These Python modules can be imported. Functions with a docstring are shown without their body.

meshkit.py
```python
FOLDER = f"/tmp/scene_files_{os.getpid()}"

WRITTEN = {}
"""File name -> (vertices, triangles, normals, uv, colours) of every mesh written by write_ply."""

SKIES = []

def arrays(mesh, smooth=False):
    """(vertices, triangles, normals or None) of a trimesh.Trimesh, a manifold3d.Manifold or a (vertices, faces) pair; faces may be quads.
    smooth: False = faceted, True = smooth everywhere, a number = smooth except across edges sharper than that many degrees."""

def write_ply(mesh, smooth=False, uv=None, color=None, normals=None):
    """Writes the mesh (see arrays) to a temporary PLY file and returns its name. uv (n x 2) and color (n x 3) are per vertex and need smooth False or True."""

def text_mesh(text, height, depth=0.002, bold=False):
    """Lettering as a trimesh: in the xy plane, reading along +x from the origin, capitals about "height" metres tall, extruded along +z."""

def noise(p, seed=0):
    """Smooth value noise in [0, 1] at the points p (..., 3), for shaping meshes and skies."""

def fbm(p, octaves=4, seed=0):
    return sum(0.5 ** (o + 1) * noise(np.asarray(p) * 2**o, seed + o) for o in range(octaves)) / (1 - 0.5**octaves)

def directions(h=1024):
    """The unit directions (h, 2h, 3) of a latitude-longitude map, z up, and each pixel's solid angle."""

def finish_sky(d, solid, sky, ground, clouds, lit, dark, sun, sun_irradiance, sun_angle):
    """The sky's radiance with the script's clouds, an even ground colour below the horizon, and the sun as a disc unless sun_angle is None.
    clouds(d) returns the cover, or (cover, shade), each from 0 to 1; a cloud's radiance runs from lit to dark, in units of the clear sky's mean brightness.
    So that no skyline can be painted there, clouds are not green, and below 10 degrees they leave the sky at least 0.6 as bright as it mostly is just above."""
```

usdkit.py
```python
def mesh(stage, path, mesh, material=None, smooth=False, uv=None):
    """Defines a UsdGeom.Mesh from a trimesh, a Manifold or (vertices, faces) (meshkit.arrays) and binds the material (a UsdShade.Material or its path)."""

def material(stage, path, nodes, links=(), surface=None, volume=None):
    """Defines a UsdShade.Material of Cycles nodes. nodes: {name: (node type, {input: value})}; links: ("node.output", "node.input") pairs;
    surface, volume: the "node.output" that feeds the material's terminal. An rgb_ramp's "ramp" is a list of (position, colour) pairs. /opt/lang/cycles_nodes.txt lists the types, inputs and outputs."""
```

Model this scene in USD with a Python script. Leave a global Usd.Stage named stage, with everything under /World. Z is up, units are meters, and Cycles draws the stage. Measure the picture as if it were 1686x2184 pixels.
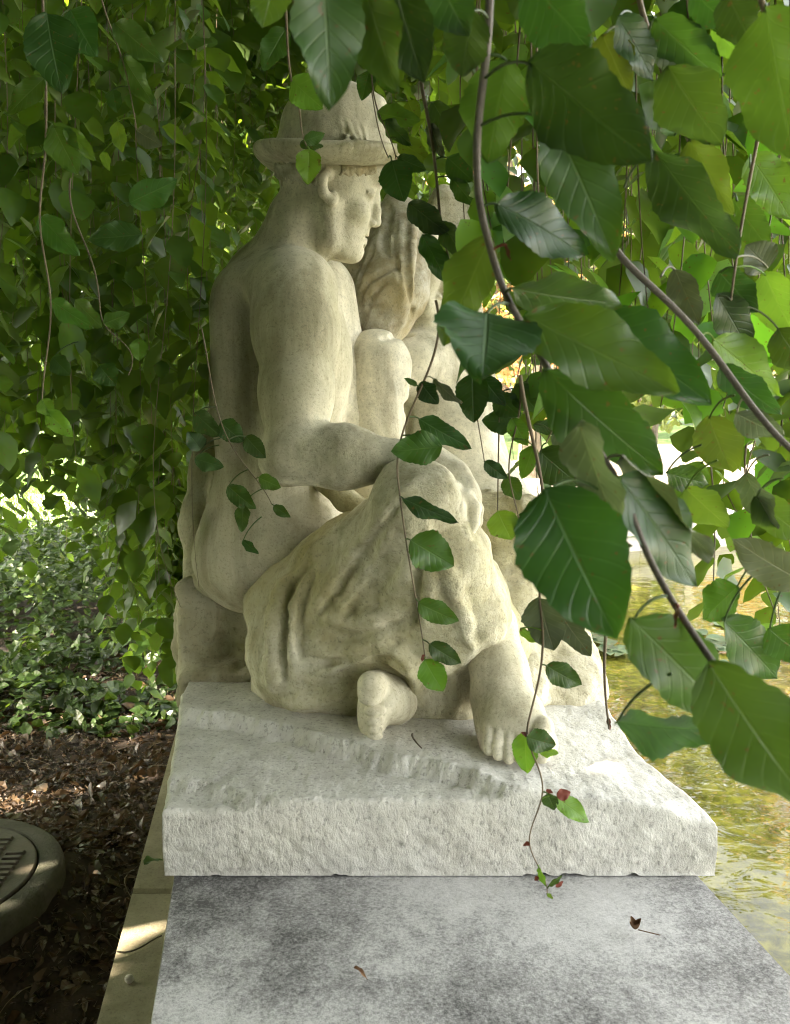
import math, numpy as np, trimesh
from pxr import Usd, UsdGeom, UsdLux, UsdShade, Sdf, Gf, Vt
import usdkit, meshkit

stage = Usd.Stage.CreateInMemory()
UsdGeom.SetStageUpAxis(stage, "Z")
UsdGeom.SetStageMetersPerUnit(stage, 1.0)
UsdGeom.Xform.Define(stage, "/World")
UsdGeom.Scope.Define(stage, "/World/Looks")

# ------------------------------------------------------------------ camera
EYE = np.array([0.0, 0.0, 1.5])
PITCH = math.radians(7.8)
PW, PH, PF = 1686.0, 2184.0, 1850.0
cam = UsdGeom.Camera.Define(stage, "/World/camera")
cam.CreateHorizontalApertureAttr(36.0)
cam.CreateVerticalApertureAttr(36.0 * 1024 / 790)
cam.CreateFocalLengthAttr(36.0 * PF / PW)
cam.CreateClippingRangeAttr((0.05, 2000.0))
cam.CreateFStopAttr(17.0)
cam.CreateFocusDistanceAttr(1.75)
cam.CreateExposureAttr(EXPOSURE := 3.88)
xf = UsdGeom.Xformable(cam)
xf.AddTranslateOp().Set(Gf.Vec3d(*EYE))
xf.AddRotateXOp().Set(90.0 - math.degrees(PITCH))

# ------------------------------------------------------------------ sky and sun
SUN_AZ = np.array([-0.86, -0.51])            # towards the sun, in plan: left and a little behind the camera
SUN_EL = math.radians(31.0)
SUN_AZ = SUN_AZ / np.linalg.norm(SUN_AZ)
SUN = np.array([SUN_AZ[0] * math.cos(SUN_EL), SUN_AZ[1] * math.cos(SUN_EL), math.sin(SUN_EL)])
dome = UsdLux.DomeLight.Define(stage, "/World/sky")
dome.GetPrim().SetCustomDataByKey("kind", "structure")
skym = usdkit.material(stage, "/World/Looks/sky_light", {
    "sky": ("sky_texture", {"sky_type": "single_scattering", "sun_disc": False, "sun_elevation": SUN_EL,
                            "sun_rotation": math.atan2(SUN[0], SUN[1]), "air_density": 1.0, "aerosol_density": 2.5}),
    "thin": ("hsv", {"saturation": 0.30}), "haze": ("mix", {"mix_type": "multiply", "fac": 1.0, "color2": (1.06, 1.0, 0.90)}),
    "bg": ("background_shader", {"strength": 0.14})}, [("sky.color", "thin.color"), ("thin.color", "haze.color1"), ("haze.color", "bg.color")], surface="bg.background")
UsdShade.MaterialBindingAPI.Apply(dome.GetPrim()).Bind(skym)
sun = UsdLux.DistantLight.Define(stage, "/World/sun")
sun.CreateNormalizeAttr(True)
sun.CreateIntensityAttr(1.15)
sun.CreateAngleAttr(0.55)
sun.CreateColorAttr(Gf.Vec3f(1.0, 0.86, 0.66))
rot = Gf.Rotation(Gf.Vec3d(0, 0, 1), Gf.Vec3d(*SUN))
UsdGeom.Xformable(sun).AddTransformOp().Set(Gf.Matrix4d().SetRotate(rot))


def ray(px, py):
    """Direction through a point of the photograph (in units of a 1686 x 2184 print), scaled to unit camera depth."""
    u, v = (px - PW / 2) / PF, (PH / 2 - py) / PF
    c, s = math.cos(PITCH), math.sin(PITCH)
    return np.array([u, c + v * s, -s + v * c])


def P(px, py, y):
    """The point at world depth y that is seen there."""
    d = ray(px, py)
    return EYE + d * (y / d[1])


def G(px, py, z):
    d = ray(px, py)
    return EYE + d * ((z - EYE[2]) / d[2])


def depth(p):
    return (p[1]) * math.cos(PITCH) - (p[2] - EYE[2]) * math.sin(PITCH)


# ------------------------------------------------------------------ scene helpers
names = {}


def fresh(parent, name):
    key = (parent, name)
    n = names.get(key, 0)
    names[key] = n + 1
    return f"{parent}/{name}" if n == 0 else f"{parent}/{name}_{n:03d}"


def tag(prim, label=None, cat=None, group=None, kind=None):
    for k, v in (("label", label), ("category", cat), ("group", group), ("kind", kind)):
        if v:
            prim.SetCustomDataByKey(k, v)
    return prim


def thing(name, label, cat, loc=(0, 0, 0), rz=0.0, group=None):
    x = UsdGeom.Xform.Define(stage, fresh("/World", name))
    x.AddTranslateOp().Set(Gf.Vec3d(*map(float, loc)))
    if rz:
        x.AddRotateZOp().Set(math.degrees(rz))
    return tag(x.GetPrim(), label, cat, group)


def obj(name, mesh, mat, parent=None, smooth=False, uv=None, label=None, kind=None, cat=None, group=None, at=None):
    """One Mesh prim. `at`: position of the top-level parent, subtracted so that meshes may be given in world coordinates."""
    base = str(parent.GetPath()) if parent else "/World"
    if at is not None:
        v, f, n = meshkit.arrays(mesh, False)
        mesh = trimesh.Trimesh(v - np.asarray(at), f, process=False)
    m = usdkit.mesh(stage, fresh(base, name), mesh, mat, smooth=smooth, uv=uv)
    return tag(m.GetPrim(), label, cat, group, kind)


def copy_of(proto, name, label, cat, loc, rz, group=None, scale=None):
    x = UsdGeom.Xform.Define(stage, fresh("/World", name))
    x.GetPrim().GetReferences().AddInternalReference(proto)
    x.ClearXformOpOrder()
    x.AddTranslateOp().Set(Gf.Vec3d(*map(float, loc)))
    x.AddRotateZOp().Set(math.degrees(rz))
    if scale is not None:
        x.AddScaleOp().Set(Gf.Vec3f(*map(float, scale)))
    x.GetPrim().SetInstanceable(True)
    return tag(x.GetPrim(), label, cat, group)


def box(x0, x1, y0, y1, z0, z1):
    m = trimesh.creation.box([x1 - x0, y1 - y0, z1 - z0])
    m.apply_translation([(x0 + x1) / 2, (y0 + y1) / 2, (z0 + z1) / 2])
    return m


def tube(pts, r0, r1=None, sides=6, closed=True):
    """A tapered tube through the points."""
    pts = np.asarray(pts, float)
    n = len(pts)
    rr = np.linspace(r0, r0 if r1 is None else r1, n)
    t = np.gradient(pts, axis=0)
    t /= np.linalg.norm(t, axis=1, keepdims=True) + 1e-12
    ref = np.array([0.3, 0.9, 0.1]) if abs(t[:, 2]).mean() > 0.6 else np.array([0.0, 0.0, 1.0])
    a = np.cross(t, ref)
    a /= np.linalg.norm(a, axis=1, keepdims=True) + 1e-12
    b = np.cross(t, a)
    th = np.arange(sides) / sides * 2 * np.pi
    v = pts[:, None] + rr[:, None, None] * (np.cos(th)[None, :, None] * a[:, None] + np.sin(th)[None, :, None] * b[:, None])
    v = v.reshape(-1, 3)
    i = np.arange(n - 1)[:, None] * sides
    j = np.arange(sides)[None]
    k = (j + 1) % sides
    q = np.stack([i + j, i + k, i + sides + k, i + sides + j], -1).reshape(-1, 4)
    f = np.vstack([q[:, [0, 2, 1]], q[:, [0, 3, 2]]])
    caps = []
    for base, flip in ((0, False), ((n - 1) * sides, True)):
        for m in range(1, sides - 1):
            caps.append([base, base + m, base + m + 1] if not flip else [base, base + m + 1, base + m])
    return trimesh.Trimesh(v, np.vstack([f, caps]), process=False)


def join(parts):
    return trimesh.util.concatenate([p for p in parts if p is not None])


def spline(pts, n):
    """Catmull-Rom through points."""
    pts = np.asarray(pts, float)
    if len(pts) == 2:
        return pts[0] + (pts[1] - pts[0]) * np.linspace(0, 1, n)[:, None]
    from scipy.interpolate import CubicSpline
    s = np.r_[0, np.cumsum(np.linalg.norm(np.diff(pts, axis=0), axis=1))]
    return CubicSpline(s / s[-1], pts)(np.linspace(0, 1, n))

# ------------------------------------------------------------------ materials
def mat(name, nodes, links, surface="p.BSDF"):
    return usdkit.material(stage, "/World/Looks/" + name, nodes, links, surface=surface)


def stone(name, base, dark, stain, stain_scale=3.0, stain_amount=0.6, speck=0.5, bump=0.35, fine=180.0, rough=0.85, streak=0.0, grain=(1, 1, 1), patina=0.0):
    """Weathered stone: two tones, large stains, dark speckle and a chiselled grain."""
    nodes = {
        "g": ("geometry", {}),
        "n1": ("noise_texture", {"scale": stain_scale, "detail": 6.0, "roughness": 0.62}),
        "r1": ("rgb_ramp", {"ramp": [(0.0, (0, 0, 0)), (0.42, (0, 0, 0)), (0.68, (1, 1, 1)), (1.0, (1, 1, 1))]}),
        "n2": ("noise_texture", {"scale": 14.0, "detail": 8.0, "roughness": 0.7}),
        "r2": ("rgb_ramp", {"ramp": [(0.0, dark), (0.36, dark), (0.62, base), (1.0, base)]}),
        "n3": ("noise_texture", {"scale": fine, "detail": 4.0, "roughness": 0.75}),
        "r3": ("rgb_ramp", {"ramp": [(0.0, (0.25, 0.25, 0.25)), (0.34, (0.45, 0.45, 0.44)), (0.47, (1, 1, 1)), (1.0, (1, 1, 1))]}),
        "st": ("mix", {"mix_type": "mix", "color2": stain}),
        "sa": ("math", {"math_type": "multiply", "value2": stain_amount}),
        "sp": ("mix", {"mix_type": "multiply", "fac": speck}),
        "mp": ("mapping", {"scale": grain}),
        "n4": ("noise_texture", {"scale": 70.0, "detail": 6.0, "roughness": 0.7}),
        "mp2": ("mapping", {"scale": (17.0, 17.0, 1.7)}), "n5": ("noise_texture", {"scale": 1.0, "detail": 5.0, "roughness": 0.6}),
        "r5": ("rgb_ramp", {"ramp": [(0.0, (0.34, 0.33, 0.28)), (0.36, (0.50, 0.48, 0.42)), (0.52, (1, 1, 1)), (1.0, (1, 1, 1))]}),
        "sk": ("mix", {"mix_type": "multiply", "fac": streak}),
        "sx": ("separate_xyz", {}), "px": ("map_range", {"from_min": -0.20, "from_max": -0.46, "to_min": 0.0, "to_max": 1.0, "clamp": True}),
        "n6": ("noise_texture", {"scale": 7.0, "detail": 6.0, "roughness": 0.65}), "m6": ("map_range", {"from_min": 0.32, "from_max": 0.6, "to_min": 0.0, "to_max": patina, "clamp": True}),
        "pf": ("math", {"math_type": "multiply"}), "pt": ("mix", {"color2": (0.15, 0.135, 0.055)}),  # algae patina, plus shade painted into the colour towards the left side
        "add": ("math", {"math_type": "add"}),
        "b": ("bump", {"strength": bump, "distance": 0.004}),
        "p": ("principled_bsdf", {"roughness": rough, "specular_ior_level": 0.3}),
    }
    links = [("g.position", "mp.vector"), ("g.position", "n1.vector"), ("g.position", "n2.vector"), ("mp.vector", "n3.vector"), ("mp.vector", "n4.vector"),
             ("n1.fac", "r1.fac"), ("n2.fac", "r2.fac"), ("n3.fac", "r3.fac"),
             ("r1.color", "sa.value1"), ("sa.value", "st.fac"), ("r2.color", "st.color1"),
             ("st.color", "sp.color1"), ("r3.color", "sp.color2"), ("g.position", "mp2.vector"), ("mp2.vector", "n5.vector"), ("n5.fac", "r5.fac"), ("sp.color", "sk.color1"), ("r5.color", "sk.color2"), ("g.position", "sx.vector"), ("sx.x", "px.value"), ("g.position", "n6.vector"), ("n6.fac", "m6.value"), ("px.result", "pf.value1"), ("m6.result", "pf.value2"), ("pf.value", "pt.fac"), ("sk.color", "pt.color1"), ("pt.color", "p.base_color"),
             ("n4.fac", "add.value1"), ("n3.fac", "add.value2"), ("add.value", "b.height"), ("b.normal", "p.normal")]
    return mat(name, nodes, links)


M = {}
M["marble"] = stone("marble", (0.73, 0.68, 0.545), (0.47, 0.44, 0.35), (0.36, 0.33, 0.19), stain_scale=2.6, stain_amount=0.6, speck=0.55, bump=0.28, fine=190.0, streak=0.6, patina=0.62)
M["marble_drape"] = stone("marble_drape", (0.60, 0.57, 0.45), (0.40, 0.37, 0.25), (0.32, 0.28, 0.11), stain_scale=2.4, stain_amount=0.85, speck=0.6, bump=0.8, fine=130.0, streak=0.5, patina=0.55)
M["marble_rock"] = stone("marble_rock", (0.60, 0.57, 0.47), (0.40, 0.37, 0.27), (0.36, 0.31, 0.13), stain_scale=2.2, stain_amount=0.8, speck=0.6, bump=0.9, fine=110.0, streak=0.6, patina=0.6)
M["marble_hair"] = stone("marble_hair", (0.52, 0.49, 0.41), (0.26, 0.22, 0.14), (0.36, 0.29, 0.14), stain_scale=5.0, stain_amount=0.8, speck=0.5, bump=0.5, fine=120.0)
M["marble_base"] = stone("marble_base", (0.66, 0.65, 0.61), (0.48, 0.47, 0.44), (0.54, 0.51, 0.42), stain_scale=2.0, stain_amount=0.45, speck=0.75, bump=0.7, streak=0.25, fine=130.0, grain=(1.0, 1.0, 0.6))
M["granite"] = mat("granite_slab", {
    "g": ("geometry", {}), "m": ("mapping", {"scale": (1.6, 1.0, 1.0)}),
    "n1": ("noise_texture", {"scale": 3.4, "detail": 5.0, "roughness": 0.6}), "n2": ("noise_texture", {"scale": 26.0, "detail": 5.0, "roughness": 0.7}),
    "n3": ("noise_texture", {"scale": 190.0, "detail": 4.0, "roughness": 0.8}), "w": ("wave_texture", {"wave_type": "bands", "bands_direction": "x", "scale": 30.0, "distortion": 9.0, "detail": 3.0, "detail_scale": 2.0}),
    "a": ("math", {"math_type": "multiply_add", "value2": 1.5, "value3": -0.90}), "b": ("math", {"math_type": "multiply_add", "value2": 0.40}), "c": ("math", {"math_type": "multiply_add", "value2": 1.05}),
    "r": ("rgb_ramp", {"ramp": [(0.0, (0.045, 0.043, 0.042)), (0.32, (0.10, 0.098, 0.096)), (0.52, (0.26, 0.256, 0.25)), (0.74, (0.48, 0.475, 0.465)), (1.0, (0.62, 0.61, 0.60))]}),
    "h": ("math", {"math_type": "multiply_add", "value2": 0.03}),
    "bp": ("bump", {"strength": 0.45, "distance": 0.003}), "p": ("principled_bsdf", {"roughness": 0.85, "specular_ior_level": 0.3})},
    [("g.position", "m.vector"), ("g.position", "n1.vector"), ("m.vector", "n2.vector"), ("g.position", "n3.vector"), ("g.position", "w.vector"),
     ("n1.fac", "a.value1"), ("n2.fac", "b.value1"), ("a.value", "b.value3"), ("n3.fac", "c.value1"), ("b.value", "c.value3"), ("c.value", "r.fac"), ("r.color", "p.base_color"),
     ("w.fac", "h.value1"), ("n3.fac", "h.value3"), ("h.value", "bp.height"), ("bp.normal", "p.normal")])
M["ledge"] = stone("ledge_stone", (0.36, 0.32, 0.23), (0.24, 0.21, 0.14), (0.17, 0.15, 0.09), stain_scale=3.0, stain_amount=0.6, speck=0.5, bump=0.5, fine=160.0)
M["concrete"] = stone("mossy_concrete", (0.085, 0.08, 0.065), (0.05, 0.047, 0.037), (0.028, 0.036, 0.010), stain_scale=6.0, stain_amount=0.85, speck=0.5, bump=0.8, fine=110.0)
M["iron"] = stone("cast_iron", (0.075, 0.066, 0.052), (0.04, 0.036, 0.028), (0.07, 0.05, 0.03), stain_scale=8.0, stain_amount=0.5, speck=0.4, bump=0.4, fine=150.0, rough=0.6)
M["bark"] = stone("bark", (0.12, 0.10, 0.075), (0.06, 0.05, 0.035), (0.09, 0.09, 0.05), stain_scale=5.0, stain_amount=0.5, speck=0.6, bump=1.0, fine=60.0)
M["pale_stone"] = stone("pale_stone", (0.62, 0.58, 0.52), (0.5, 0.46, 0.4), (0.45, 0.42, 0.34), stain_scale=1.0, stain_amount=0.4, speck=0.3, bump=0.3, fine=60.0)
M["gravel"] = stone("sunlit_path", (0.55, 0.51, 0.44), (0.40, 0.37, 0.31), (0.5, 0.46, 0.38), stain_scale=0.6, stain_amount=0.4, speck=0.4, bump=0.4, fine=40.0)


def simple(name, color, rough=0.6, **kw):
    return mat(name, {"p": ("principled_bsdf", {"base_color": color, "roughness": rough, **kw})}, [])


M["twig"] = stone("twig_bark", (0.17, 0.13, 0.085), (0.10, 0.075, 0.05), (0.20, 0.16, 0.10), stain_scale=30.0, stain_amount=0.5, speck=0.4, bump=0.4, fine=400.0, rough=0.6)
M["twig_grey"] = stone("twig_grey", (0.17, 0.15, 0.135), (0.10, 0.085, 0.075), (0.2, 0.17, 0.13), stain_scale=40.0, stain_amount=0.5, speck=0.5, bump=0.4, fine=400.0, rough=0.7)
M["red_bud"] = simple("red_bud", (0.20, 0.045, 0.03), 0.5)


def leaf_mat(name, top, under, glow, veins=True, vary=0.35, glow_w=0.36, rough=0.42):
    """A beech leaf: midrib and side veins from the leaf's own uv, a paler underside, light coming through, tone varying leaf by leaf."""
    nodes = {
        "g": ("geometry", {}), "oi": ("object_info", {}),
        "ra": ("math", {"math_type": "add"}), "rf": ("math", {"math_type": "fraction"}),
        "hs": ("hsv", {}),
        "hg": ("hsv", {}),
        "mv": ("map_range", {"from_min": 0.0, "from_max": 1.0, "to_min": 1.0 - vary, "to_max": 1.0 + vary}),
        "mh": ("map_range", {"from_min": 0.0, "from_max": 1.0, "to_min": 0.478, "to_max": 0.515}),
        "fr": ("math", {"math_type": "multiply", "value2": 7.31}),
        "ff": ("math", {"math_type": "fraction"}),
        "mixu": ("mix", {"color1": top, "color2": under}),
        "nz": ("noise_texture", {"scale": 60.0, "detail": 3.0}),
        "mn": ("map_range", {"from_min": 0.3, "from_max": 0.7, "to_min": 0.85, "to_max": 1.12}),
        "mulv": ("math", {"math_type": "multiply"}),
        "p": ("principled_bsdf", {"roughness": rough, "specular_ior_level": 0.45}),
        "tr": ("translucent_bsdf", {}),
        "mx": ("mix_closure", {"fac": glow_w}),
        "glow": ("color", {"value": glow}),
    }
    links = [("g.random_per_island", "ra.value1"), ("oi.random", "ra.value2"), ("ra.value", "rf.value1"), ("rf.value", "fr.value1"),
             ("fr.value", "ff.value1"), ("ff.value", "mh.value"), ("rf.value", "mv.value"),
             ("g.backfacing", "mixu.fac"), ("g.position", "nz.vector"), ("nz.fac", "mn.value"), ("mn.result", "mulv.value1"), ("mv.result", "mulv.value2"),
             ("mulv.value", "hs.value"), ("mh.result", "hs.hue"), ("mv.result", "hg.value"), ("mh.result", "hg.hue"), ("glow.color", "hg.color"),
             ("p.BSDF", "mx.closure1"), ("tr.BSDF", "mx.closure2")]
    if veins:
        nodes |= {
            "uv": ("uvmap", {"attribute": "st"}), "sx": ("separate_xyz", {}),
            "c": ("math", {"math_type": "subtract", "value2": 0.5}), "a": ("math", {"math_type": "absolute"}),
            "mid": ("map_range", {"from_min": 0.006, "from_max": 0.025, "to_min": 1.0, "to_max": 0.0, "clamp": True}),
            "k": ("math", {"math_type": "multiply", "value2": 0.55}), "d": ("math", {"math_type": "subtract"}),
            "w": ("math", {"math_type": "multiply", "value2": 8.0}), "fr2": ("math", {"math_type": "fraction"}),
            "c2": ("math", {"math_type": "subtract", "value2": 0.5}), "a2": ("math", {"math_type": "absolute"}),
            "sv": ("map_range", {"from_min": 0.03, "from_max": 0.11, "to_min": 0.25, "to_max": 0.0, "clamp": True}),
            "mxv": ("math", {"math_type": "maximum"}),
            "vein": ("mix", {"color2": tuple(min(1, 1.25 * x + 0.01) for x in under)}),
            "inv": ("math", {"math_type": "multiply", "value2": 0.7}),
            "corr": ("math", {"math_type": "multiply", "value2": 1.0}),
            "bp": ("bump", {"strength": 0.5, "distance": 0.002, "invert": True}),
        }
        links += [("uv.UV", "sx.vector"), ("sx.x", "c.value1"), ("c.value", "a.value1"), ("a.value", "mid.value"), ("a.value", "k.value1"),
                  ("sx.y", "d.value1"), ("k.value", "d.value2"), ("d.value", "w.value1"), ("w.value", "fr2.value1"), ("fr2.value", "c2.value1"),
                  ("c2.value", "a2.value1"), ("a2.value", "sv.value"), ("mid.result", "mxv.value1"), ("sv.result", "mxv.value2"),
                  ("mxv.value", "inv.value1"), ("inv.value", "vein.fac"), ("mixu.color", "vein.color1"), ("vein.color", "hs.color"),
                  ("mxv.value", "bp.height"), ("bp.normal", "p.normal")]
    else:
        links += [("mixu.color", "hs.color")]
    nodes |= {"ns": ("noise_texture", {"scale": 210.0, "detail": 2.0}), "rs": ("map_range", {"from_min": 0.67, "from_max": 0.72, "to_min": 0.0, "to_max": 0.8, "clamp": True}),
              "sp1": ("mix", {"color2": (0.10, 0.06, 0.02)}), "sp2": ("mix", {"color2": (0.16, 0.09, 0.02)}),
              "nb": ("noise_texture", {"scale": 22.0, "detail": 2.0}), "rb": ("map_range", {"from_min": 0.3, "from_max": 0.7, "to_min": 0.28, "to_max": 0.55})}
    links += [("g.position", "ns.vector"), ("ns.fac", "rs.value"), ("rs.result", "sp1.fac"), ("rs.result", "sp2.fac"), ("g.position", "nb.vector"), ("nb.fac", "rb.value"), ("rb.result", "p.roughness"),
              ("hs.color", "sp1.color1"), ("sp1.color", "p.base_color"), ("hg.color", "sp2.color1"), ("sp2.color", "tr.color")]
    return mat(name, nodes, links, surface="mx.closure")


M["leaf_dark"] = leaf_mat("leaf_dark", (0.028, 0.065, 0.020), (0.060, 0.095, 0.035), (0.07, 0.16, 0.012), glow_w=0.22, rough=0.38)
M["leaf_mid"] = leaf_mat("leaf_mid", (0.033, 0.080, 0.018), (0.062, 0.102, 0.032), (0.086, 0.170, 0.012), glow_w=0.36)
M["leaf_bright"] = leaf_mat("leaf_bright", (0.085, 0.19, 0.025), (0.115, 0.19, 0.042), (0.18, 0.32, 0.02), glow_w=0.45)
M["leaf_yellow"] = leaf_mat("leaf_yellow", (0.07, 0.115, 0.02), (0.09, 0.13, 0.035), (0.17, 0.26, 0.018), glow_w=0.42)
M["leaf_grey"] = leaf_mat("leaf_grey", (0.10, 0.12, 0.08), (0.16, 0.16, 0.10), (0.12, 0.16, 0.04), glow_w=0.2)
M["foliage"] = leaf_mat("foliage", (0.038, 0.112, 0.020), (0.070, 0.138, 0.036), (0.175, 0.37, 0.018), veins=False, vary=0.65, glow_w=0.42)
M["shrub"] = leaf_mat("shrub", (0.030, 0.072, 0.016), (0.05, 0.09, 0.026), (0.10, 0.20, 0.014), veins=False, vary=0.45, glow_w=0.3)
M["copper"] = leaf_mat("copper_leaves", (0.22, 0.115, 0.045), (0.24, 0.13, 0.05), (0.50, 0.24, 0.06), veins=False, vary=0.5, glow_w=0.3)
M["far_green"] = leaf_mat("far_green", (0.07, 0.11, 0.025), (0.09, 0.13, 0.035), (0.20, 0.26, 0.02), veins=False, vary=0.5, glow_w=0.3)
M["litter"] = leaf_mat("litter", (0.058, 0.032, 0.018), (0.07, 0.042, 0.024), (0.10, 0.045, 0.015), veins=False, vary=0.8, glow_w=0.08, rough=0.85)
M["lawn"] = leaf_mat("lawn_grass", (0.06, 0.13, 0.02), (0.07, 0.13, 0.03), (0.13, 0.22, 0.02), veins=False, vary=0.4, glow_w=0.3)

M["soil"] = mat("mulch_soil", {
    "g": ("geometry", {}), "n": ("noise_texture", {"scale": 30.0, "detail": 8.0, "roughness": 0.75}),
    "r": ("rgb_ramp", {"ramp": [(0.0, (0.010, 0.007, 0.005)), (0.4, (0.02, 0.013, 0.009)), (0.65, (0.045, 0.026, 0.016)), (1.0, (0.08, 0.05, 0.03))]}),
    "b": ("bump", {"strength": 1.0, "distance": 0.02}), "p": ("principled_bsdf", {"roughness": 0.95})},
    [("g.position", "n.vector"), ("n.fac", "r.fac"), ("r.color", "p.base_color"), ("n.fac", "b.height"), ("b.normal", "p.normal")])
M["grass_ground"] = mat("grass_ground", {
    "g": ("geometry", {}), "n": ("noise_texture", {"scale": 9.0, "detail": 8.0, "roughness": 0.7}),
    "r": ("rgb_ramp", {"ramp": [(0.0, (0.035, 0.07, 0.015)), (0.5, (0.07, 0.13, 0.025)), (1.0, (0.14, 0.19, 0.05))]}),
    "b": ("bump", {"strength": 0.8, "distance": 0.03}), "p": ("principled_bsdf", {"roughness": 0.9})},
    [("g.position", "n.vector"), ("n.fac", "r.fac"), ("r.color", "p.base_color"), ("n.fac", "b.height"), ("b.normal", "p.normal")])
M["water"] = mat("pond_water", {
    "g": ("geometry", {}), "m": ("mapping", {"scale": (0.55, 1.0, 1.0)}),
    "n": ("noise_texture", {"scale": 11.0, "detail": 6.0, "roughness": 0.7, "distortion": 0.4}), "nl": ("noise_texture", {"scale": 1.1, "detail": 3.0}),
    "s": ("math", {"math_type": "multiply_add", "value2": 0.55, "value3": -0.27}), "s2": ("math", {"math_type": "add"}),
    "r": ("rgb_ramp", {"ramp": [(0.0, (0.012, 0.012, 0.003)), (0.36, (0.032, 0.031, 0.006)), (0.50, (0.075, 0.073, 0.011)), (0.64, (0.15, 0.14, 0.02)), (1.0, (0.24, 0.22, 0.045))]}),
    "n2": ("noise_texture", {"scale": 7.0, "detail": 3.0, "roughness": 0.5, "distortion": 0.5}),
    "b": ("bump", {"strength": 0.22, "distance": 0.02}),
    "p": ("principled_bsdf", {"roughness": 0.015, "specular_ior_level": 0.6, "ior": 1.33})},
    [("g.position", "m.vector"), ("g.position", "n.vector"), ("g.position", "nl.vector"), ("m.vector", "n2.vector"), ("nl.fac", "s.value1"), ("s.value", "s2.value1"), ("n.fac", "s2.value2"),
     ("s2.value", "r.fac"), ("r.color", "p.base_color"), ("n2.fac", "b.height"), ("b.normal", "p.normal")])
M["lily"] = leaf_mat("lily_pad", (0.07, 0.12, 0.06), (0.1, 0.1, 0.05), (0.1, 0.16, 0.04), veins=False, vary=0.4, glow_w=0.15, rough=0.25)


# ------------------------------------------------------------------ carving: a distance field in which rounded forms are blended, then skinned
def rot_y(deg):
    a = math.radians(deg)
    return np.array([[math.cos(a), 0, math.sin(a)], [0, 1, 0], [-math.sin(a), 0, math.cos(a)]])


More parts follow.
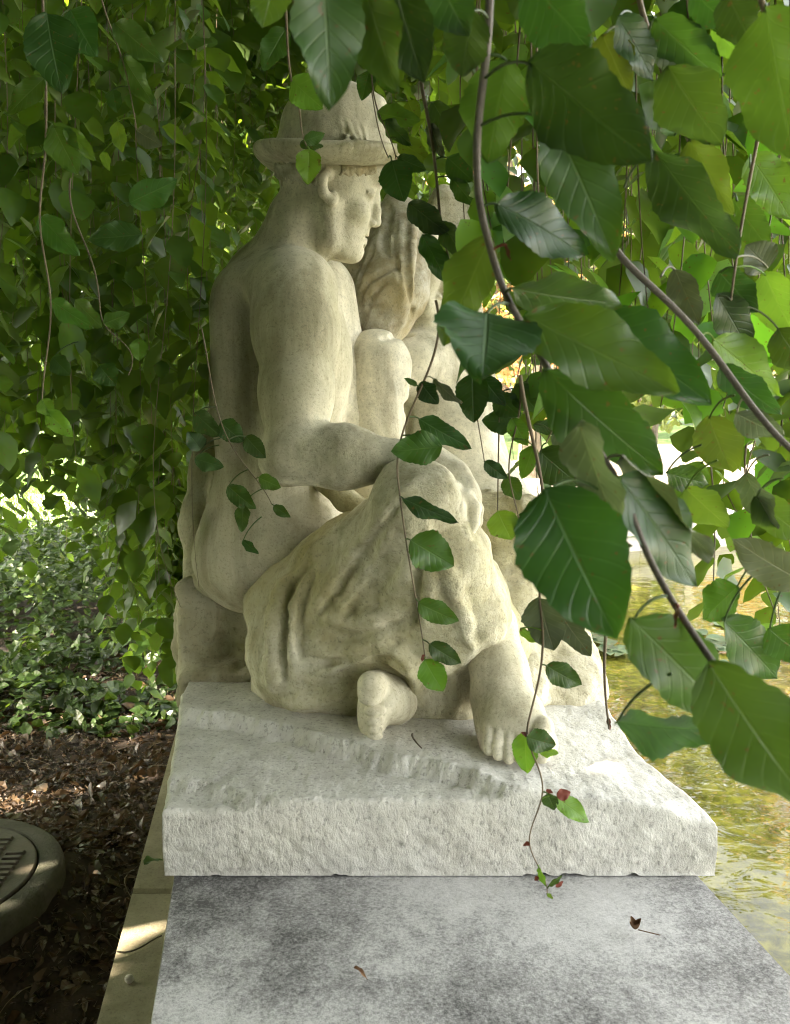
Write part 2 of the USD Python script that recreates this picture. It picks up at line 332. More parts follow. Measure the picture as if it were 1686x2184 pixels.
class Clay:
    def __init__(self, lo, hi, h):
        self.lo, self.h = np.asarray(lo, float), h
        self.n = np.ceil((np.asarray(hi) - self.lo) / h).astype(int) + 1
        self.f = np.full(self.n, 0.3, np.float32)
        self.ax = [(self.lo[i] + np.arange(self.n[i]) * h).astype(np.float32) for i in range(3)]

    def window(self, lo, hi):
        a = np.clip(np.floor((np.asarray(lo) - self.lo) / self.h).astype(int), 0, self.n)
        b = np.clip(np.ceil((np.asarray(hi) - self.lo) / self.h).astype(int) + 1, 0, self.n)
        sl = tuple(slice(a[i], b[i]) for i in range(3))
        x = self.ax[0][sl[0]][:, None, None]
        y = self.ax[1][sl[1]][None, :, None]
        z = self.ax[2][sl[2]][None, None, :]
        return sl, x, y, z

    def blend(self, sl, d, k, cut):
        f = self.f[sl]
        if cut:
            d = -d
            if k > 0:
                h = np.maximum(k - np.abs(f - d), 0) / k
                self.f[sl] = np.maximum(f, d) + h * h * k * 0.25
            else:
                self.f[sl] = np.maximum(f, d)
        elif k > 0:
            h = np.maximum(k - np.abs(f - d), 0) / k
            self.f[sl] = np.minimum(f, d) - h * h * k * 0.25
        else:
            self.f[sl] = np.minimum(f, d)

    def cap(self, a, b, ra, rb, k=0.02, cut=False):
        a, b = np.asarray(a, float), np.asarray(b, float)
        m = max(ra, rb) + k + 3 * self.h + 0.01
        sl, x, y, z = self.window(np.minimum(a, b) - m, np.maximum(a, b) + m)
        ab = b - a
        L = ab @ ab + 1e-12
        t = np.clip(((x - a[0]) * ab[0] + (y - a[1]) * ab[1] + (z - a[2]) * ab[2]) / L, 0, 1)
        d = np.sqrt((x - a[0] - t * ab[0]) ** 2 + (y - a[1] - t * ab[1]) ** 2 + (z - a[2] - t * ab[2]) ** 2) - (ra + (rb - ra) * t)
        self.blend(sl, d.astype(np.float32), k, cut)
        return self

    def chain(self, pts, radii, k=0.02, cut=False):
        for i in range(len(pts) - 1):
            self.cap(pts[i], pts[i + 1], radii[i], radii[i + 1], k, cut)
        return self

    def ell(self, c, r, k=0.02, R=None, cut=False):
        c, r = np.asarray(c, float), np.asarray(r, float)
        m = r.max() + k + 3 * self.h + 0.01 if R is not None else r + k + 3 * self.h + 0.01
        sl, x, y, z = self.window(c - m, c + m)
        x, y, z = x - c[0], y - c[1], z - c[2]
        if R is not None:
            x, y, z = (R[0, i] * x + R[1, i] * y + R[2, i] * z for i in range(3))
        k0 = np.sqrt((x / r[0]) ** 2 + (y / r[1]) ** 2 + (z / r[2]) ** 2)
        k1 = np.sqrt((x / r[0] ** 2) ** 2 + (y / r[1] ** 2) ** 2 + (z / r[2] ** 2) ** 2)
        d = k0 * (k0 - 1) / np.maximum(k1, 1e-6)
        self.blend(sl, d.astype(np.float32), k, cut)
        return self

    def block(self, c, half, rad, k=0.02, R=None, cut=False):
        c, half = np.asarray(c, float), np.asarray(half, float)
        m = np.linalg.norm(half) + rad + k + 0.02 if R is not None else half + rad + k + 3 * self.h + 0.01
        sl, x, y, z = self.window(c - m, c + m)
        x, y, z = x - c[0], y - c[1], z - c[2]
        if R is not None:
            x, y, z = (R[0, i] * x + R[1, i] * y + R[2, i] * z for i in range(3))
        qx, qy, qz = np.abs(x) - half[0], np.abs(y) - half[1], np.abs(z) - half[2]
        d = np.sqrt(np.maximum(qx, 0) ** 2 + np.maximum(qy, 0) ** 2 + np.maximum(qz, 0) ** 2) + np.minimum(np.maximum(np.maximum(qx, qy), qz), 0) - rad
        self.blend(sl, d.astype(np.float32), k, cut)
        return self

    def rough(self, amp, scale, seed=0, octaves=3, mask=None):
        """Adds carved unevenness near the surface."""
        near = np.argwhere(np.abs(self.f) < amp + 3 * self.h)
        p = self.lo + near * self.h
        nz = (meshkit.fbm(p * scale, octaves, seed) - 0.5) * 2 * amp
        if mask is not None:
            nz = nz * mask(p)
        self.f[near[:, 0], near[:, 1], near[:, 2]] += nz.astype(np.float32)
        return self

    def hit(self, px, py, sink=0.0, first=0.9):
        """Where the line of sight through a point of the photograph first meets the clay; sink pushes it in."""
        d = ray(px, py)
        t = np.arange(first, 3.6, self.h * 0.5)
        p = EYE + d * t[:, None]
        i = (p - self.lo) / self.h
        ok = ((i >= 0) & (i < self.n - 1)).all(1)
        j = np.clip(np.round(i).astype(int), 0, self.n - 1)
        val = np.where(ok, self.f[j[:, 0], j[:, 1], j[:, 2]], 1.0)
        inside = np.flatnonzero(val < 0)
        if not len(inside):
            return None
        return EYE + d * (t[inside[0]] + sink)

    def trace(self, pts, sink=0.0, n=12):
        """A smooth line over the clay's visible surface."""
        sp = spline(np.asarray(pts, float), n)
        h = [self.hit(a, b, sink) for a, b in sp]
        return [x for x in h if x is not None]

    def ridge(self, pts, r, k=0.012, sink=0.004, n=14, cut=False, taper=True):
        line = self.trace(pts, sink, n)
        if len(line) > 1:
            w = np.sin(np.linspace(0.35, math.pi - 0.35, len(line))) if taper else np.ones(len(line))
            self.chain(line, r * w, k, cut)
        return self

    def skin(self, relax=0):
        """Surface nets."""
        f = self.f
        s = f < 0
        c = s[:-1, :-1, :-1].astype(np.int8)
        tot = sum(s[i:s.shape[0] - 1 + i, j:s.shape[1] - 1 + j, k:s.shape[2] - 1 + k].astype(np.int8) for i in (0, 1) for j in (0, 1) for k in (0, 1))
        cells = np.argwhere((tot > 0) & (tot < 8))
        idx = np.full(tot.shape, -1, np.int32)
        idx[cells[:, 0], cells[:, 1], cells[:, 2]] = np.arange(len(cells))
        corners = np.array([[i, j, k] for i in (0, 1) for j in (0, 1) for k in (0, 1)])
        val = np.stack([f[cells[:, 0] + o[0], cells[:, 1] + o[1], cells[:, 2] + o[2]] for o in corners], 1)
        acc, cnt = np.zeros((len(cells), 3)), np.zeros(len(cells))
        for a in range(8):
            for b in range(a + 1, 8):
                if np.abs(corners[a] - corners[b]).sum() != 1:
                    continue
                va, vb = val[:, a], val[:, b]
                x = (va < 0) != (vb < 0)
                t = np.where(x, va / np.where(x, va - vb, 1), 0)
                acc += x[:, None] * (corners[a] + t[:, None] * (corners[b] - corners[a]))
                cnt += x
        v = self.lo + (cells + acc / cnt[:, None]) * self.h
        quads = []
        for ax in range(3):
            b, cc = (ax + 1) % 3, (ax + 2) % 3
            sa = np.take(s, range(0, s.shape[ax] - 1), ax)
            sb = np.take(s, range(1, s.shape[ax]), ax)
            e = np.argwhere(sa != sb)
            e = e[(e[:, b] > 0) & (e[:, cc] > 0) & (e[:, b] < s.shape[b] - 1) & (e[:, cc] < s.shape[cc] - 1)]
            inside = s[e[:, 0], e[:, 1], e[:, 2]]
            o = []
            for db, dc in ((-1, -1), (0, -1), (0, 0), (-1, 0)):
                q = e.copy()
                q[:, b] += db
                q[:, cc] += dc
                o.append(idx[q[:, 0], q[:, 1], q[:, 2]])
            q = np.stack(o, 1)
            q[~inside] = q[~inside][:, ::-1]
            quads.append(q)
        q = np.vstack(quads)
        fa = np.vstack([q[:, [0, 1, 2]], q[:, [0, 2, 3]]])
        m = trimesh.Trimesh(v, fa, process=False)
        parts = m.split(only_watertight=False) if False else None
        if relax:
            trimesh.smoothing.filter_taubin(m, iterations=relax)
        return m


# ------------------------------------------------------------------ ground, pond, kerbs
from shapely.geometry import Polygon, Point, LineString
from shapely import affinity

WATER_Z = -0.16
pond = Polygon([(-0.05, -8), (-0.05, 3.4), (0.1, 6.6), (1.2, 8.6), (4, 9.5), (6.2, 8.2), (7.4, 5.5), (7.6, 2), (7.4, -8)])
land = Polygon([(-120, -60), (140, -60), (140, 160), (-120, 160)]).difference(pond)


def sheet(poly, z):
    v, f = trimesh.creation.triangulate_polygon(poly, engine="earcut")
    return trimesh.Trimesh(np.c_[v, np.full(len(v), z)], f, process=False)


obj("ground", sheet(land, 0.0), M["grass_ground"], kind="structure")
# mulch under the tree: an uneven sheet
nx, ny = 150, 190
gx, gy = np.meshgrid(np.linspace(-4.6, -0.02, nx), np.linspace(-1.0, 6.2, ny), indexing="ij")
gq = np.stack([gx, gy, 0 * gx], -1)
edge = np.clip(np.minimum.reduce([(gx + 4.6) / 0.6, (gy + 1.0) / 0.6, (6.2 - gy) / 0.8]), 0, 1)
well_d = np.hypot(gx + 1.225, gy - 2.11)
gz = 0.004 + 0.15 * np.exp(-np.maximum(well_d - 0.34, 0) / 0.25) + edge * (0.012 + 0.05 * meshkit.fbm(gq * 2.2, 3, 1) + 0.035 * meshkit.fbm(gq * 11, 3, 2))
idx = np.arange(nx * ny).reshape(nx, ny)
q = np.stack([idx[:-1, :-1], idx[1:, :-1], idx[1:, 1:], idx[:-1, 1:]], -1).reshape(-1, 4)
obj("mulch", (np.stack([gx, gy, gz], -1).reshape(-1, 3), q), M["soil"], smooth=True, kind="structure")


def ground_z(x, y):
    i = np.clip(((np.asarray(x) + 4.6) / 4.58 * (nx - 1)).astype(int), 0, nx - 1)
    j = np.clip(((np.asarray(y) + 1.0) / 7.2 * (ny - 1)).astype(int), 0, ny - 1)
    return gz[i, j]


obj("pond_bed", sheet(pond, -0.9), M["soil"], kind="structure")
obj("pond_water", sheet(pond.buffer(0.02), WATER_Z), M["water"], kind="structure")
# stone rim of the pond: butted blocks
rim_line = [(-0.05, 4.2), (-0.02, 5.4), (0.1, 6.6), (0.62, 7.65), (1.2, 8.6), (2.6, 9.15), (4, 9.5), (5.2, 8.9), (6.2, 8.2), (7.4, 5.5), (7.6, 2), (7.5, -3)]
rim = thing("pond_kerb", "pale stone kerb of butted blocks around the far side of the pond", "kerb", (4, 9.6, 0))
ROOT = np.array([4, 9.6, 0.0])
for a, b in zip(rim_line[:-1], rim_line[1:]):
    a, b = np.array(a, float), np.array(b, float)
    L = np.linalg.norm(b - a)
    t = (b - a) / L
    n = np.array([-t[1], t[0]])
    m = max(1, int(round(L / 1.1)))
    for k in range(m):
        p0, p1 = a + t * (L * k / m + 0.006), a + t * (L * (k + 1) / m - 0.006)
        bx = trimesh.creation.box([np.linalg.norm(p1 - p0), 0.42, 0.62])
        ang = math.atan2(t[1], t[0])
        bx.apply_transform(trimesh.transformations.rotation_matrix(ang, [0, 0, 1]))
        c = (p0 + p1) / 2 + n * 0.16
        bx.apply_translation([c[0] + 0.004 * (k % 2), c[1] + 0.006 * (k % 3), -0.15 + 0.004 * ((k * 7 + int(L * 10)) % 5)])
        obj("stone", bx, M["pale_stone"], rim, at=ROOT)
obj("sunlit_path", sheet(Polygon([(0.6, 9.2), (2.4, 9.8), (4, 10.15), (5.6, 9.3), (6.9, 8.5), (8.1, 5.7), (8.3, 2), (8.1, -10), (26, -10), (34, 8), (30, 22), (6, 26), (1, 16)]), 0.006), M["gravel"], kind="structure")  # unseen right part extended to bounce warm sunlight onto the group

obj("garden_path", sheet(Polygon([(-16, 9.9), (-0.3, 9.6), (0.2, 11.6), (-3, 12.8), (-16, 13.4)]), 0.006), M["gravel"], kind="structure")

# ------------------------------------------------------------------ the plinth the statue stands on and the ledge beside it
pfl, pfr = G(318, 2184, PL_Z := 0.70), G(1686, 2075, 0.70)
pbl, pbr = G(368, 1875, 0.70), G(1500, 1875, 0.70)


def slab(corners, z0, z1, r=0.008):
    """A four sided block with its top edges taken off."""
    c = np.asarray(corners, float)[:, :2]
    cen = c.mean(0)
    ring = lambda k, z: np.c_[c + (cen - c) / np.linalg.norm(cen - c, axis=1, keepdims=True) * k, np.full(4, z)]
    v = np.vstack([ring(0, z0), ring(0, z1 - r), ring(r * 1.4, z1)])
    f = []
    for k in range(2):
        for i in range(4):
            j = (i + 1) % 4
            f += [[4 * k + i, 4 * k + j, 4 * k + 4 + j], [4 * k + i, 4 * k + 4 + j, 4 * k + 4 + i]]
    f += [[8, 9, 10], [8, 10, 11], [0, 2, 1], [0, 3, 2]]
    return trimesh.Trimesh(v, f, process=False)


dl = (pbl - pfl) / (pbl[1] - pfl[1])
dr = (pbr - pfr) / (pbr[1] - pfr[1])
lx = lambda y: pfl[0] + dl[0] * (y - pfl[1])
rx = lambda y: pbr[0] + dr[0] * (y - pbr[1])
PO = np.array([0.0, 1.5, 0.0])
plinth = thing("stone_plinth", "weathered grey granite plinth under the marble statue, speckled and stained on top", "plinth", PO)
obj("block", slab([(lx(-0.7), -0.7), (rx(-0.7), -0.7), (rx(3.3), 3.3), (lx(3.3), 3.3)], -0.3, 0.70 - 0.002, 0.010), M["granite"], plinth, at=PO)
# ledge: butted lengths of stone along the plinth's left side
o1, o2 = G(400, 1470, 0.45), G(205, 2184, 0.45)
od = (o1 - o2) / (o1[1] - o2[1])
ox = lambda y: o2[0] + od[0] * (y - o2[1])
ledge = thing("stone_ledge", "low yellowish stone ledge running along the left foot of the plinth", "ledge", (-0.5, 2.0, 0))
LO = np.array([-0.5, 2.0, 0])
jy = G(320, 1901, 0.45)[1]
for y0, y1 in ((-0.6, jy - 0.93), (jy - 0.93, jy), (jy, jy + 1.05), (jy + 1.05, 3.6)):
    g = 0.0018
    obj("stone", slab([(ox(y0 + g), y0 + g), (lx(y0 + g) - 0.003, y0 + g), (lx(y1 - g) - 0.003, y1 - g), (ox(y1 - g), y1 - g)], -0.1, 0.45, 0.006), M["ledge"], ledge, at=LO)

# ------------------------------------------------------------------ the round well cover at the left
WC = np.array([-1.225, 2.11, 0.0])
WTOP = 0.25
well = thing("well_cover", "round mossy concrete well ring with a ribbed iron lid in the mulch", "well cover", WC)


def lathe(profile, n=72):
    p = np.asarray(profile, float)
    th = np.arange(n) / n * 2 * np.pi
    v = np.stack([p[:, 0][:, None] * np.cos(th), p[:, 0][:, None] * np.sin(th), np.broadcast_to(p[:, 1][:, None], (len(p), n))], -1).reshape(-1, 3)
    f = []
    for i in range(len(p) - 1):
        for j in range(n):
            k = (j + 1) % n
            f += [[i * n + j, i * n + k, (i + 1) * n + k], [i * n + j, (i + 1) * n + k, (i + 1) * n + j]]
    return trimesh.Trimesh(v, f, process=False)


ringm = lathe([(0.345, -0.05), (0.343, 0.10), (0.340, 0.225), (0.334, 0.240), (0.322, 0.249), (0.30, 0.250), (0.279, 0.250), (0.275, 0.246), (0.275, 0.20)])
ringm.vertices[:, :2] *= (1 + 0.004 * (meshkit.fbm(ringm.vertices * 14, 3, 3) - 0.5))[:, None]
obj("ring", ringm, M["concrete"], well, smooth=40)
obj("lid", lathe([(0.270, 0.20), (0.270, 0.249), (0.266, 0.253), (0.0005, 0.254)]), M["iron"], well, smooth=40)
LIDZ = 0.254
for i in range(-3, 4):
    for j in range(-8, 9):
        cx, cy = i * 0.064, j * 0.026
        if math.hypot(cx, cy) > 0.225:
            continue
        b = trimesh.creation.box([0.054, 0.016, 0.008])
        b.vertices[b.vertices[:, 2] > 0, :2] *= 0.82
        b.apply_translation([cx, cy, LIDZ + 0.002])
        b.apply_transform(trimesh.transformations.rotation_matrix(0.04, [0, 0, 1]))
        obj("rib", b, M["iron"], well)


# ------------------------------------------------------------------ the marble group
PL_Z = 0.70                                   # top of the plinth
BS_Z = 0.70                                   # underside of the marble base
ST = np.array([-0.05, 2.0, BS_Z])             # the group's own origin
statue = thing("marble_statue", "weathered marble statue of a seated youth in a brimmed hat beside a long haired woman", "statue", ST)


def Q(px, py, y):
    return P(px, py, y)


# ---- the base slab: rough top cut in shallow terraces
def base_top(x, y):
    """Height of the slab's top."""
    px = (x / (y * math.cos(PITCH) + 0.66 * math.sin(PITCH))) * PF + PW / 2
    lx = x - (-0.17) * (y - 1.353)            # across, free of the slab's slant
    z = 0.862 + 0.0 * x
    z = z - 0.050 * np.clip((lx - 0.12) / 0.40, 0, 1) ** 1.3 * np.clip(1 - (y - 1.353) / 0.55, 0, 1)
    # two rough terraces on the left
    line = np.stack([x, 0 * x, 0 * x], -1)
    wob = 0.012 * np.sin(x * 19.0) + 0.026 * (meshkit.noise(line * 15, 3) - 0.5) + 0.012 * (meshkit.fbm(np.stack([x, y, 0 * x], -1) * 38, 2, 6) - 0.5)
    e1 = (1.385 + wob) + np.clip(0.16 - lx, -0.3, 1) * 0.62 - y      # > 0 in front of the first edge
    e2 = (1.33 + wob * 0.7) + np.clip(-0.19 - lx, -0.3, 1) * 0.60 - y
    st = lambda e, w: np.clip(e / w + 0.5, 0, 1)
    z = z - 0.027 * st(e1, 0.026) * np.clip((0.24 - lx) / 0.1, 0, 1)
    z = z - 0.017 * st(e2, 0.028) * np.clip((-0.10 - lx) / 0.1, 0, 1)
    edge = np.exp(-(e1 / 0.02) ** 2) * np.clip((0.24 - lx) / 0.1, 0, 1) + 0.6 * np.exp(-(e2 / 0.02) ** 2) * np.clip((-0.10 - lx) / 0.1, 0, 1)
    q = np.stack([x, y, 0 * x], -1)
    z = z + edge * 0.022 * (meshkit.fbm(q * 42, 3, 5) - 0.5)
    z = z + 0.007 * (meshkit.fbm(q * 11, 4, 7) - 0.5) + 0.004 * (meshkit.fbm(q * np.array([60, 25, 1]), 3, 9) - 0.5)
    # a facet cut away near the right edge
    e3 = lx - (0.395 - 0.10 * (y - 1.353))
    z = z - 0.014 * np.clip(e3 / 0.10, 0, 1) * np.clip(1 - (y - 1.6) / 0.2, 0, 1)
    return z


def make_base():
    nu, nv = 300, 320
    u = np.linspace(0, 1, nu)
    v = np.linspace(0, 1, nv) ** 1.25
    U, V = np.meshgrid(u, v, indexing="ij")
    Y = 1.353 + V * 1.75
    xl = G(350, 1868, BS_Z)[0] - 0.155 * (Y - 1.353)
    xr = G(1521, 1868, BS_Z)[0] - 0.19 * (Y - 1.353)
    q = np.stack([U * 0, Y, U * 0], -1)
    xl = xl + 0.016 * (meshkit.fbm(q * 14, 3, 21) - 0.5)
    xr = xr + 0.030 * (meshkit.fbm(q * 9, 3, 22) - 0.5) - 0.02 * np.clip((Y - 1.45) / 0.1, 0, 1) * np.clip((1.75 - Y) / 0.2, 0, 1)
    X = xl + U * (xr - xl)
    Z = base_top(X, Y)
    # rounded, slightly chipped arrises
    du = np.minimum(X - xl, xr - X)
    dv = Y - 1.353
    de = np.minimum(du, dv)
    r = 0.009 + 0.016 * (meshkit.fbm(np.stack([X, Y, 0 * X], -1) * 18, 3, 31) - 0.4)
    rr = np.clip(de / np.maximum(r, 0.006), 0, 1)
    Z = Z - np.maximum(r, 0.006) * (1 - np.sqrt(np.clip(1 - (1 - rr) ** 2, 0, 1)))
    top = np.stack([X, Y, Z], -1)
    rows = []                                  # front and side faces as rows of points going down
    ring = np.concatenate([top[:, 0], top[-1, 1:], top[::-1, -1][1:], top[0, ::-1][1:-1]])
    nring = len(ring)
    levels = 26
    allv = [top.reshape(-1, 3)]
    cen = ring.mean(0)
    for k in range(1, levels + 1):
        p = ring.copy()
        t = k / levels
        p[:, 2] = ring[:, 2] * (1 - t) + BS_Z * t
        q = p * np.array([1, 1, 1])
        bulge = 0.005 * (meshkit.fbm(q * np.array([22, 22, 40]), 3, 41) - 0.5) + 0.005 * (meshkit.fbm(q * 70, 2, 43) - 0.5)
        bulge = bulge + 0.004 * math.sin(math.pi * t) - 0.004 * t
        bulge = bulge * min(1, 3 * (t)) * (1 if k < levels else 0.4)
        d = p - cen
        front = p[:, 1] < 1.40
        n = np.where(front[:, None], [[0, -1, 0]], np.stack([np.sign(d[:, 0]), 0 * d[:, 0], 0 * d[:, 0]], -1))
        p = p + n * bulge[:, None]
        if k == levels:
            p[:, 2] += 0.030 * np.maximum(meshkit.fbm(q * 30, 3, 51) - 0.52, 0)
        allv.append(p)
    V_ = np.vstack(allv)
    f = []
    i, j = np.meshgrid(np.arange(nu - 1), np.arange(nv - 1), indexing="ij")
    a = (i * nv + j).ravel()
    f.append(np.stack([a, a + nv, a + nv + 1], 1))
    f.append(np.stack([a, a + nv + 1, a + 1], 1))
    gid = np.arange(nu * nv).reshape(nu, nv)
    rid = [np.concatenate([gid[:, 0], gid[-1, 1:], gid[::-1, -1][1:], gid[0, ::-1][1:-1]])]
    for k in range(levels):
        rid.append(nu * nv + k * nring + np.arange(nring))
    for k in range(levels):
        A, B = rid[k], rid[k + 1]
        A2, B2 = np.roll(A, -1), np.roll(B, -1)
        f.append(np.stack([A, B, B2], 1))
        f.append(np.stack([A, B2, A2], 1))
    return trimesh.Trimesh(V_, np.vstack(f), process=False)


obj("base", make_base(), M["marble_base"], statue, smooth=48, at=ST)

# ---- rock the two sit on
C = Clay((-0.62, 1.60, 0.80), (0.62, 3.15, 1.75), 0.008)
C.block(Q(500, 1355, 2.06) + [0.055, 0.12, 0.0], (0.135, 0.24, 0.13), 0.03, 0.03, rot_y(2))
C.block(Q(500, 1440, 2.02) + [0.06, 0.12, -0.02], (0.14, 0.26, 0.06), 0.02, 0.02)
C.ell(Q(435, 1330, 2.2), (0.055, 0.2, 0.16), 0.05)
C.block((-0.05, 2.45, 1.02), (0.34, 0.42, 0.16), 0.08, 0.05)
C.ell(Q(1070, 1330, 2.05), (0.16, 0.24, 0.20), 0.08)
C.ell(Q(1110, 1180, 2.25), (0.14, 0.20, 0.10), 0.06)
C.ell(Q(1180, 1440, 1.95), (0.12, 0.2, 0.11), 0.05)
C.ell(Q(1160, 1390, 2.2), (0.11, 0.3, 0.16), 0.06)
C.ell(Q(1065, 1450, 1.82), (0.13, 0.14, 0.07), 0.05)
C.ridge([(398, 1384), (470, 1388), (560, 1392)], 0.010, 0.02, 0.0, cut=True)
C.ridge([(470, 1262), (476, 1320), (472, 1380)], 0.008, 0.03, 0.0, cut=True)
C.rough(0.016, 9.0, 3, 4)
C.rough(0.009, 34.0, 5, 2)
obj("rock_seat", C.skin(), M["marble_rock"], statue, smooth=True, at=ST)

# ---- the youth
C = Clay((-0.58, 1.37, 0.83), (0.34, 2.24, 2.14), 0.0031)
HY = 1.90                                      # the plane of the head


def E(px, py, rx, rz, ry, k=0.012, deg=0.0, dy=0.0, cut=False):
    """Ellipsoid of the head: centre and radii across the picture in print units, ry in metres."""
    c = P(px, py, HY + dy)
    s = depth(c) / PF
    C.ell(c, (rx * s, ry, rz * s), k, rot_y(deg) if deg else None, cut)


# torso
C.ell(Q(555, 1185, 1.98), (0.155, 0.165, 0.135), 0.03)
C.ell(Q(575, 1085, 1.96), (0.130, 0.145, 0.13), 0.07)
C.ell(Q(588, 930, 1.95), (0.128, 0.150, 0.17), 0.08)
C.ell(Q(590, 790, 1.94), (0.142, 0.165, 0.19), 0.08)
C.ell(Q(640, 760, 1.93), (0.110, 0.150, 0.14), 0.06)       # chest
C.ell(Q(590, 640, 1.94), (0.120, 0.190, 0.095), 0.06)      # shoulder girdle
C.cap(Q(560, 590, 1.95), Q(650, 600, 2.12), 0.07, 0.075, 0.05)
C.cap(Q(606, 592, 1.92), Q(630, 612, 1.80), 0.056, 0.074, 0.05)
C.ell(Q(515, 700, 1.86), (0.055, 0.08, 0.11), 0.05, rot_y(-8))  # shoulder blade
C.ridge([(490, 640), (505, 740), (512, 850), (505, 980)], 0.009, 0.07, -0.002, cut=True)   # hollow beside the shoulder blade
C.ridge([(548, 660), (556, 760), (554, 860)], 0.010, 0.03, 0.0, cut=True)
C.ell(Q(650, 1150, 1.93), (0.115, 0.14, 0.10), 0.06)
# right arm
C.chain([Q(632, 625, 1.775), Q(635, 720, 1.745), Q(632, 840, 1.70), Q(632, 950, 1.665)], [0.080, 0.074, 0.067, 0.058], 0.035)
C.ell(Q(628, 690, 1.74), (0.080, 0.075, 0.10), 0.03)
C.chain([Q(622, 970, 1.66), Q(735, 974, 1.645), Q(850, 985, 1.63), Q(915, 992, 1.64)], [0.057, 0.060, 0.037, 0.034], 0.022)
C.ell(Q(600, 988, 1.665), (0.030, 0.035, 0.030), 0.04)
# the hand hanging over the far side of the knee
C.chain([Q(915, 992, 1.64), Q(960, 1025, 1.63), Q(990, 1072, 1.61)], [0.038, 0.036, 0.030], 0.03)
C.ell(Q(985, 1068, 1.60), (0.030, 0.042, 0.040), 0.02, rot_y(35))
for i, (kx, ky, tx, ty, dy) in enumerate([(1010, 1085, 1010, 1140, -0.034), (1015, 1087, 1017, 1132, -0.010), (1012, 1095, 1008, 1146, 0.014), (1004, 1095, 1000, 1140, 0.036)]):
    C.chain([Q(992, 1062, 1.60 + dy), Q(kx, ky, 1.595 + dy), Q((kx + tx) / 2 - 1, (ky + ty) / 2 + 2, 1.59 + dy), Q(tx - 8, ty - 2, 1.585 + dy)], [0.0155, 0.0145, 0.013, 0.010], 0.006)
C.chain([Q(965, 1040, 1.57), Q(975, 1085, 1.545), Q(985, 1115, 1.545)], [0.016, 0.015, 0.011], 0.008)
# left arm, on the far side, coming forward
C.chain([Q(690, 620, 2.10), Q(730, 800, 2.08), Q(760, 930, 2.02)], [0.075, 0.062, 0.050], 0.04)
# right leg: shin end and foot below the cloth
C.chain([Q(1040, 1340, 1.650), Q(1062, 1420, 1.595), Q(1075, 1470, 1.575)], [0.060, 0.050, 0.047], 0.02)
C.chain([Q(1070, 1440, 1.590), Q(1090, 1530, 1.530), Q(1112, 1590, 1.480)], [0.050, 0.050, 0.030], 0.02)
C.cap(Q(1048, 1500, 1.580), Q(1062, 1590, 1.510), 0.036, 0.034, 0.03)
C.cap(Q(1120, 1530, 1.520), Q(1158, 1588, 1.475), 0.034, 0.028, 0.03)
C.ell(Q(1050, 1470, 1.620), (0.036, 0.05, 0.036), 0.03)       # ankle and heel
for px, py, r, y in ((1043, 1600, 0.0098, 1.460), (1063, 1610, 0.0102, 1.445), (1086, 1617, 0.0108, 1.437), (1112, 1617, 0.0118, 1.431), (1155, 1604, 0.0195, 1.435)):
    a, b, c = Q(px + 2, py - 52, y + 0.045), Q(px, py - 16, y + 0.012), Q(px, py + 2, y)
    C.chain([a, b, c], [r * 1.1, r * 1.08, r * 0.95], 0.0035)
# left foot, lying on its side, toes towards the viewer
C.chain([Q(850, 1490, 1.695), Q(836, 1492, 1.635), Q(815, 1490, 1.585)], [0.046, 0.044, 0.034], 0.03)
C.cap(Q(805, 1480, 1.605), Q(795, 1548, 1.575), 0.030, 0.022, 0.03)
C.ell(Q(790, 1525, 1.585), (0.020, 0.03, 0.034), 0.02)
C.cap(Q(808, 1462, 1.610), Q(793, 1462, 1.550), 0.030, 0.027, 0.008)     # great toe
C.ell(Q(790, 1482, 1.547), (0.024, 0.022, 0.020), 0.006)
for py, w, r in ((1512, 0.024, 0.0115), (1533, 0.022, 0.0105), (1551, 0.020, 0.0095), (1567, 0.018, 0.0095)):
    C.cap(Q(812, py, 1.605), Q(802 + (1567 - py) * -0.04, py + 3, 1.598), r * 1.05, r, 0.003)
    C.ell(Q(800, py + 3, 1.553), (w * 0.85, 0.016, r), 0.003)
# neck
C.chain([Q(607, 575, 1.92), Q(640, 500, 1.905), Q(672, 430, 1.90)], [0.074, 0.062, 0.063], 0.035)
C.cap(Q(690, 545, 1.86), Q(695, 455, 1.845), 0.012, 0.016, 0.03)         # the neck muscle below the ear
C.cap(Q(626, 458, 1.92), Q(600, 560, 1.95), 0.040, 0.055, 0.05)
# head
E(705, 345, 118, 108, 0.093, 0.02)                       # skull
E(728, 425, 66, 92, 0.073, 0.03, 4)                      # face mass
E(742, 482, 44, 58, 0.052, 0.025, 18)                     # muzzle
E(735, 520, 42, 34, 0.052, 0.03, 20)                     # jaw
C.cap(P(706, 520, HY - 0.052), P(752, 540, HY - 0.02), 0.016, 0.016, 0.02)     # jaw line, near side
C.cap(P(706, 520, HY + 0.052), P(752, 540, HY + 0.02), 0.016, 0.016, 0.02)
C.cap(P(706, 516, HY - 0.053), P(704, 440, HY - 0.066), 0.015, 0.018, 0.02)
E(752, 540, 17, 17, 0.022, 0.012)                        # chin
E(798, 376, 33, 20, 0.058, 0.012, -8)                   # brow
E(808, 386, 25, 12, 0.050, 0.008, 0)
for sgn in (-1, 1):
    E(806, 410, 18, 12, 0.022, 0.010, 0, sgn * 0.036, cut=True)     # eye sockets
    E(789, 413, 13, 10, 0.016, 0.006, 0, sgn * 0.033)               # lids and eyeballs
    C.cap(P(800, 405, HY + sgn * 0.020), P(786, 408, HY + sgn * 0.052), 0.0035, 0.003, 0.004)    # upper lid
    E(762, 452, 26, 22, 0.024, 0.016, 30, sgn * 0.042)              # cheekbones
C.chain([P(798, 396, HY), P(799, 425, HY), P(800, 450, HY), P(800, 470, HY)], [0.0115, 0.0105, 0.0120, 0.0140], 0.008)   # nose
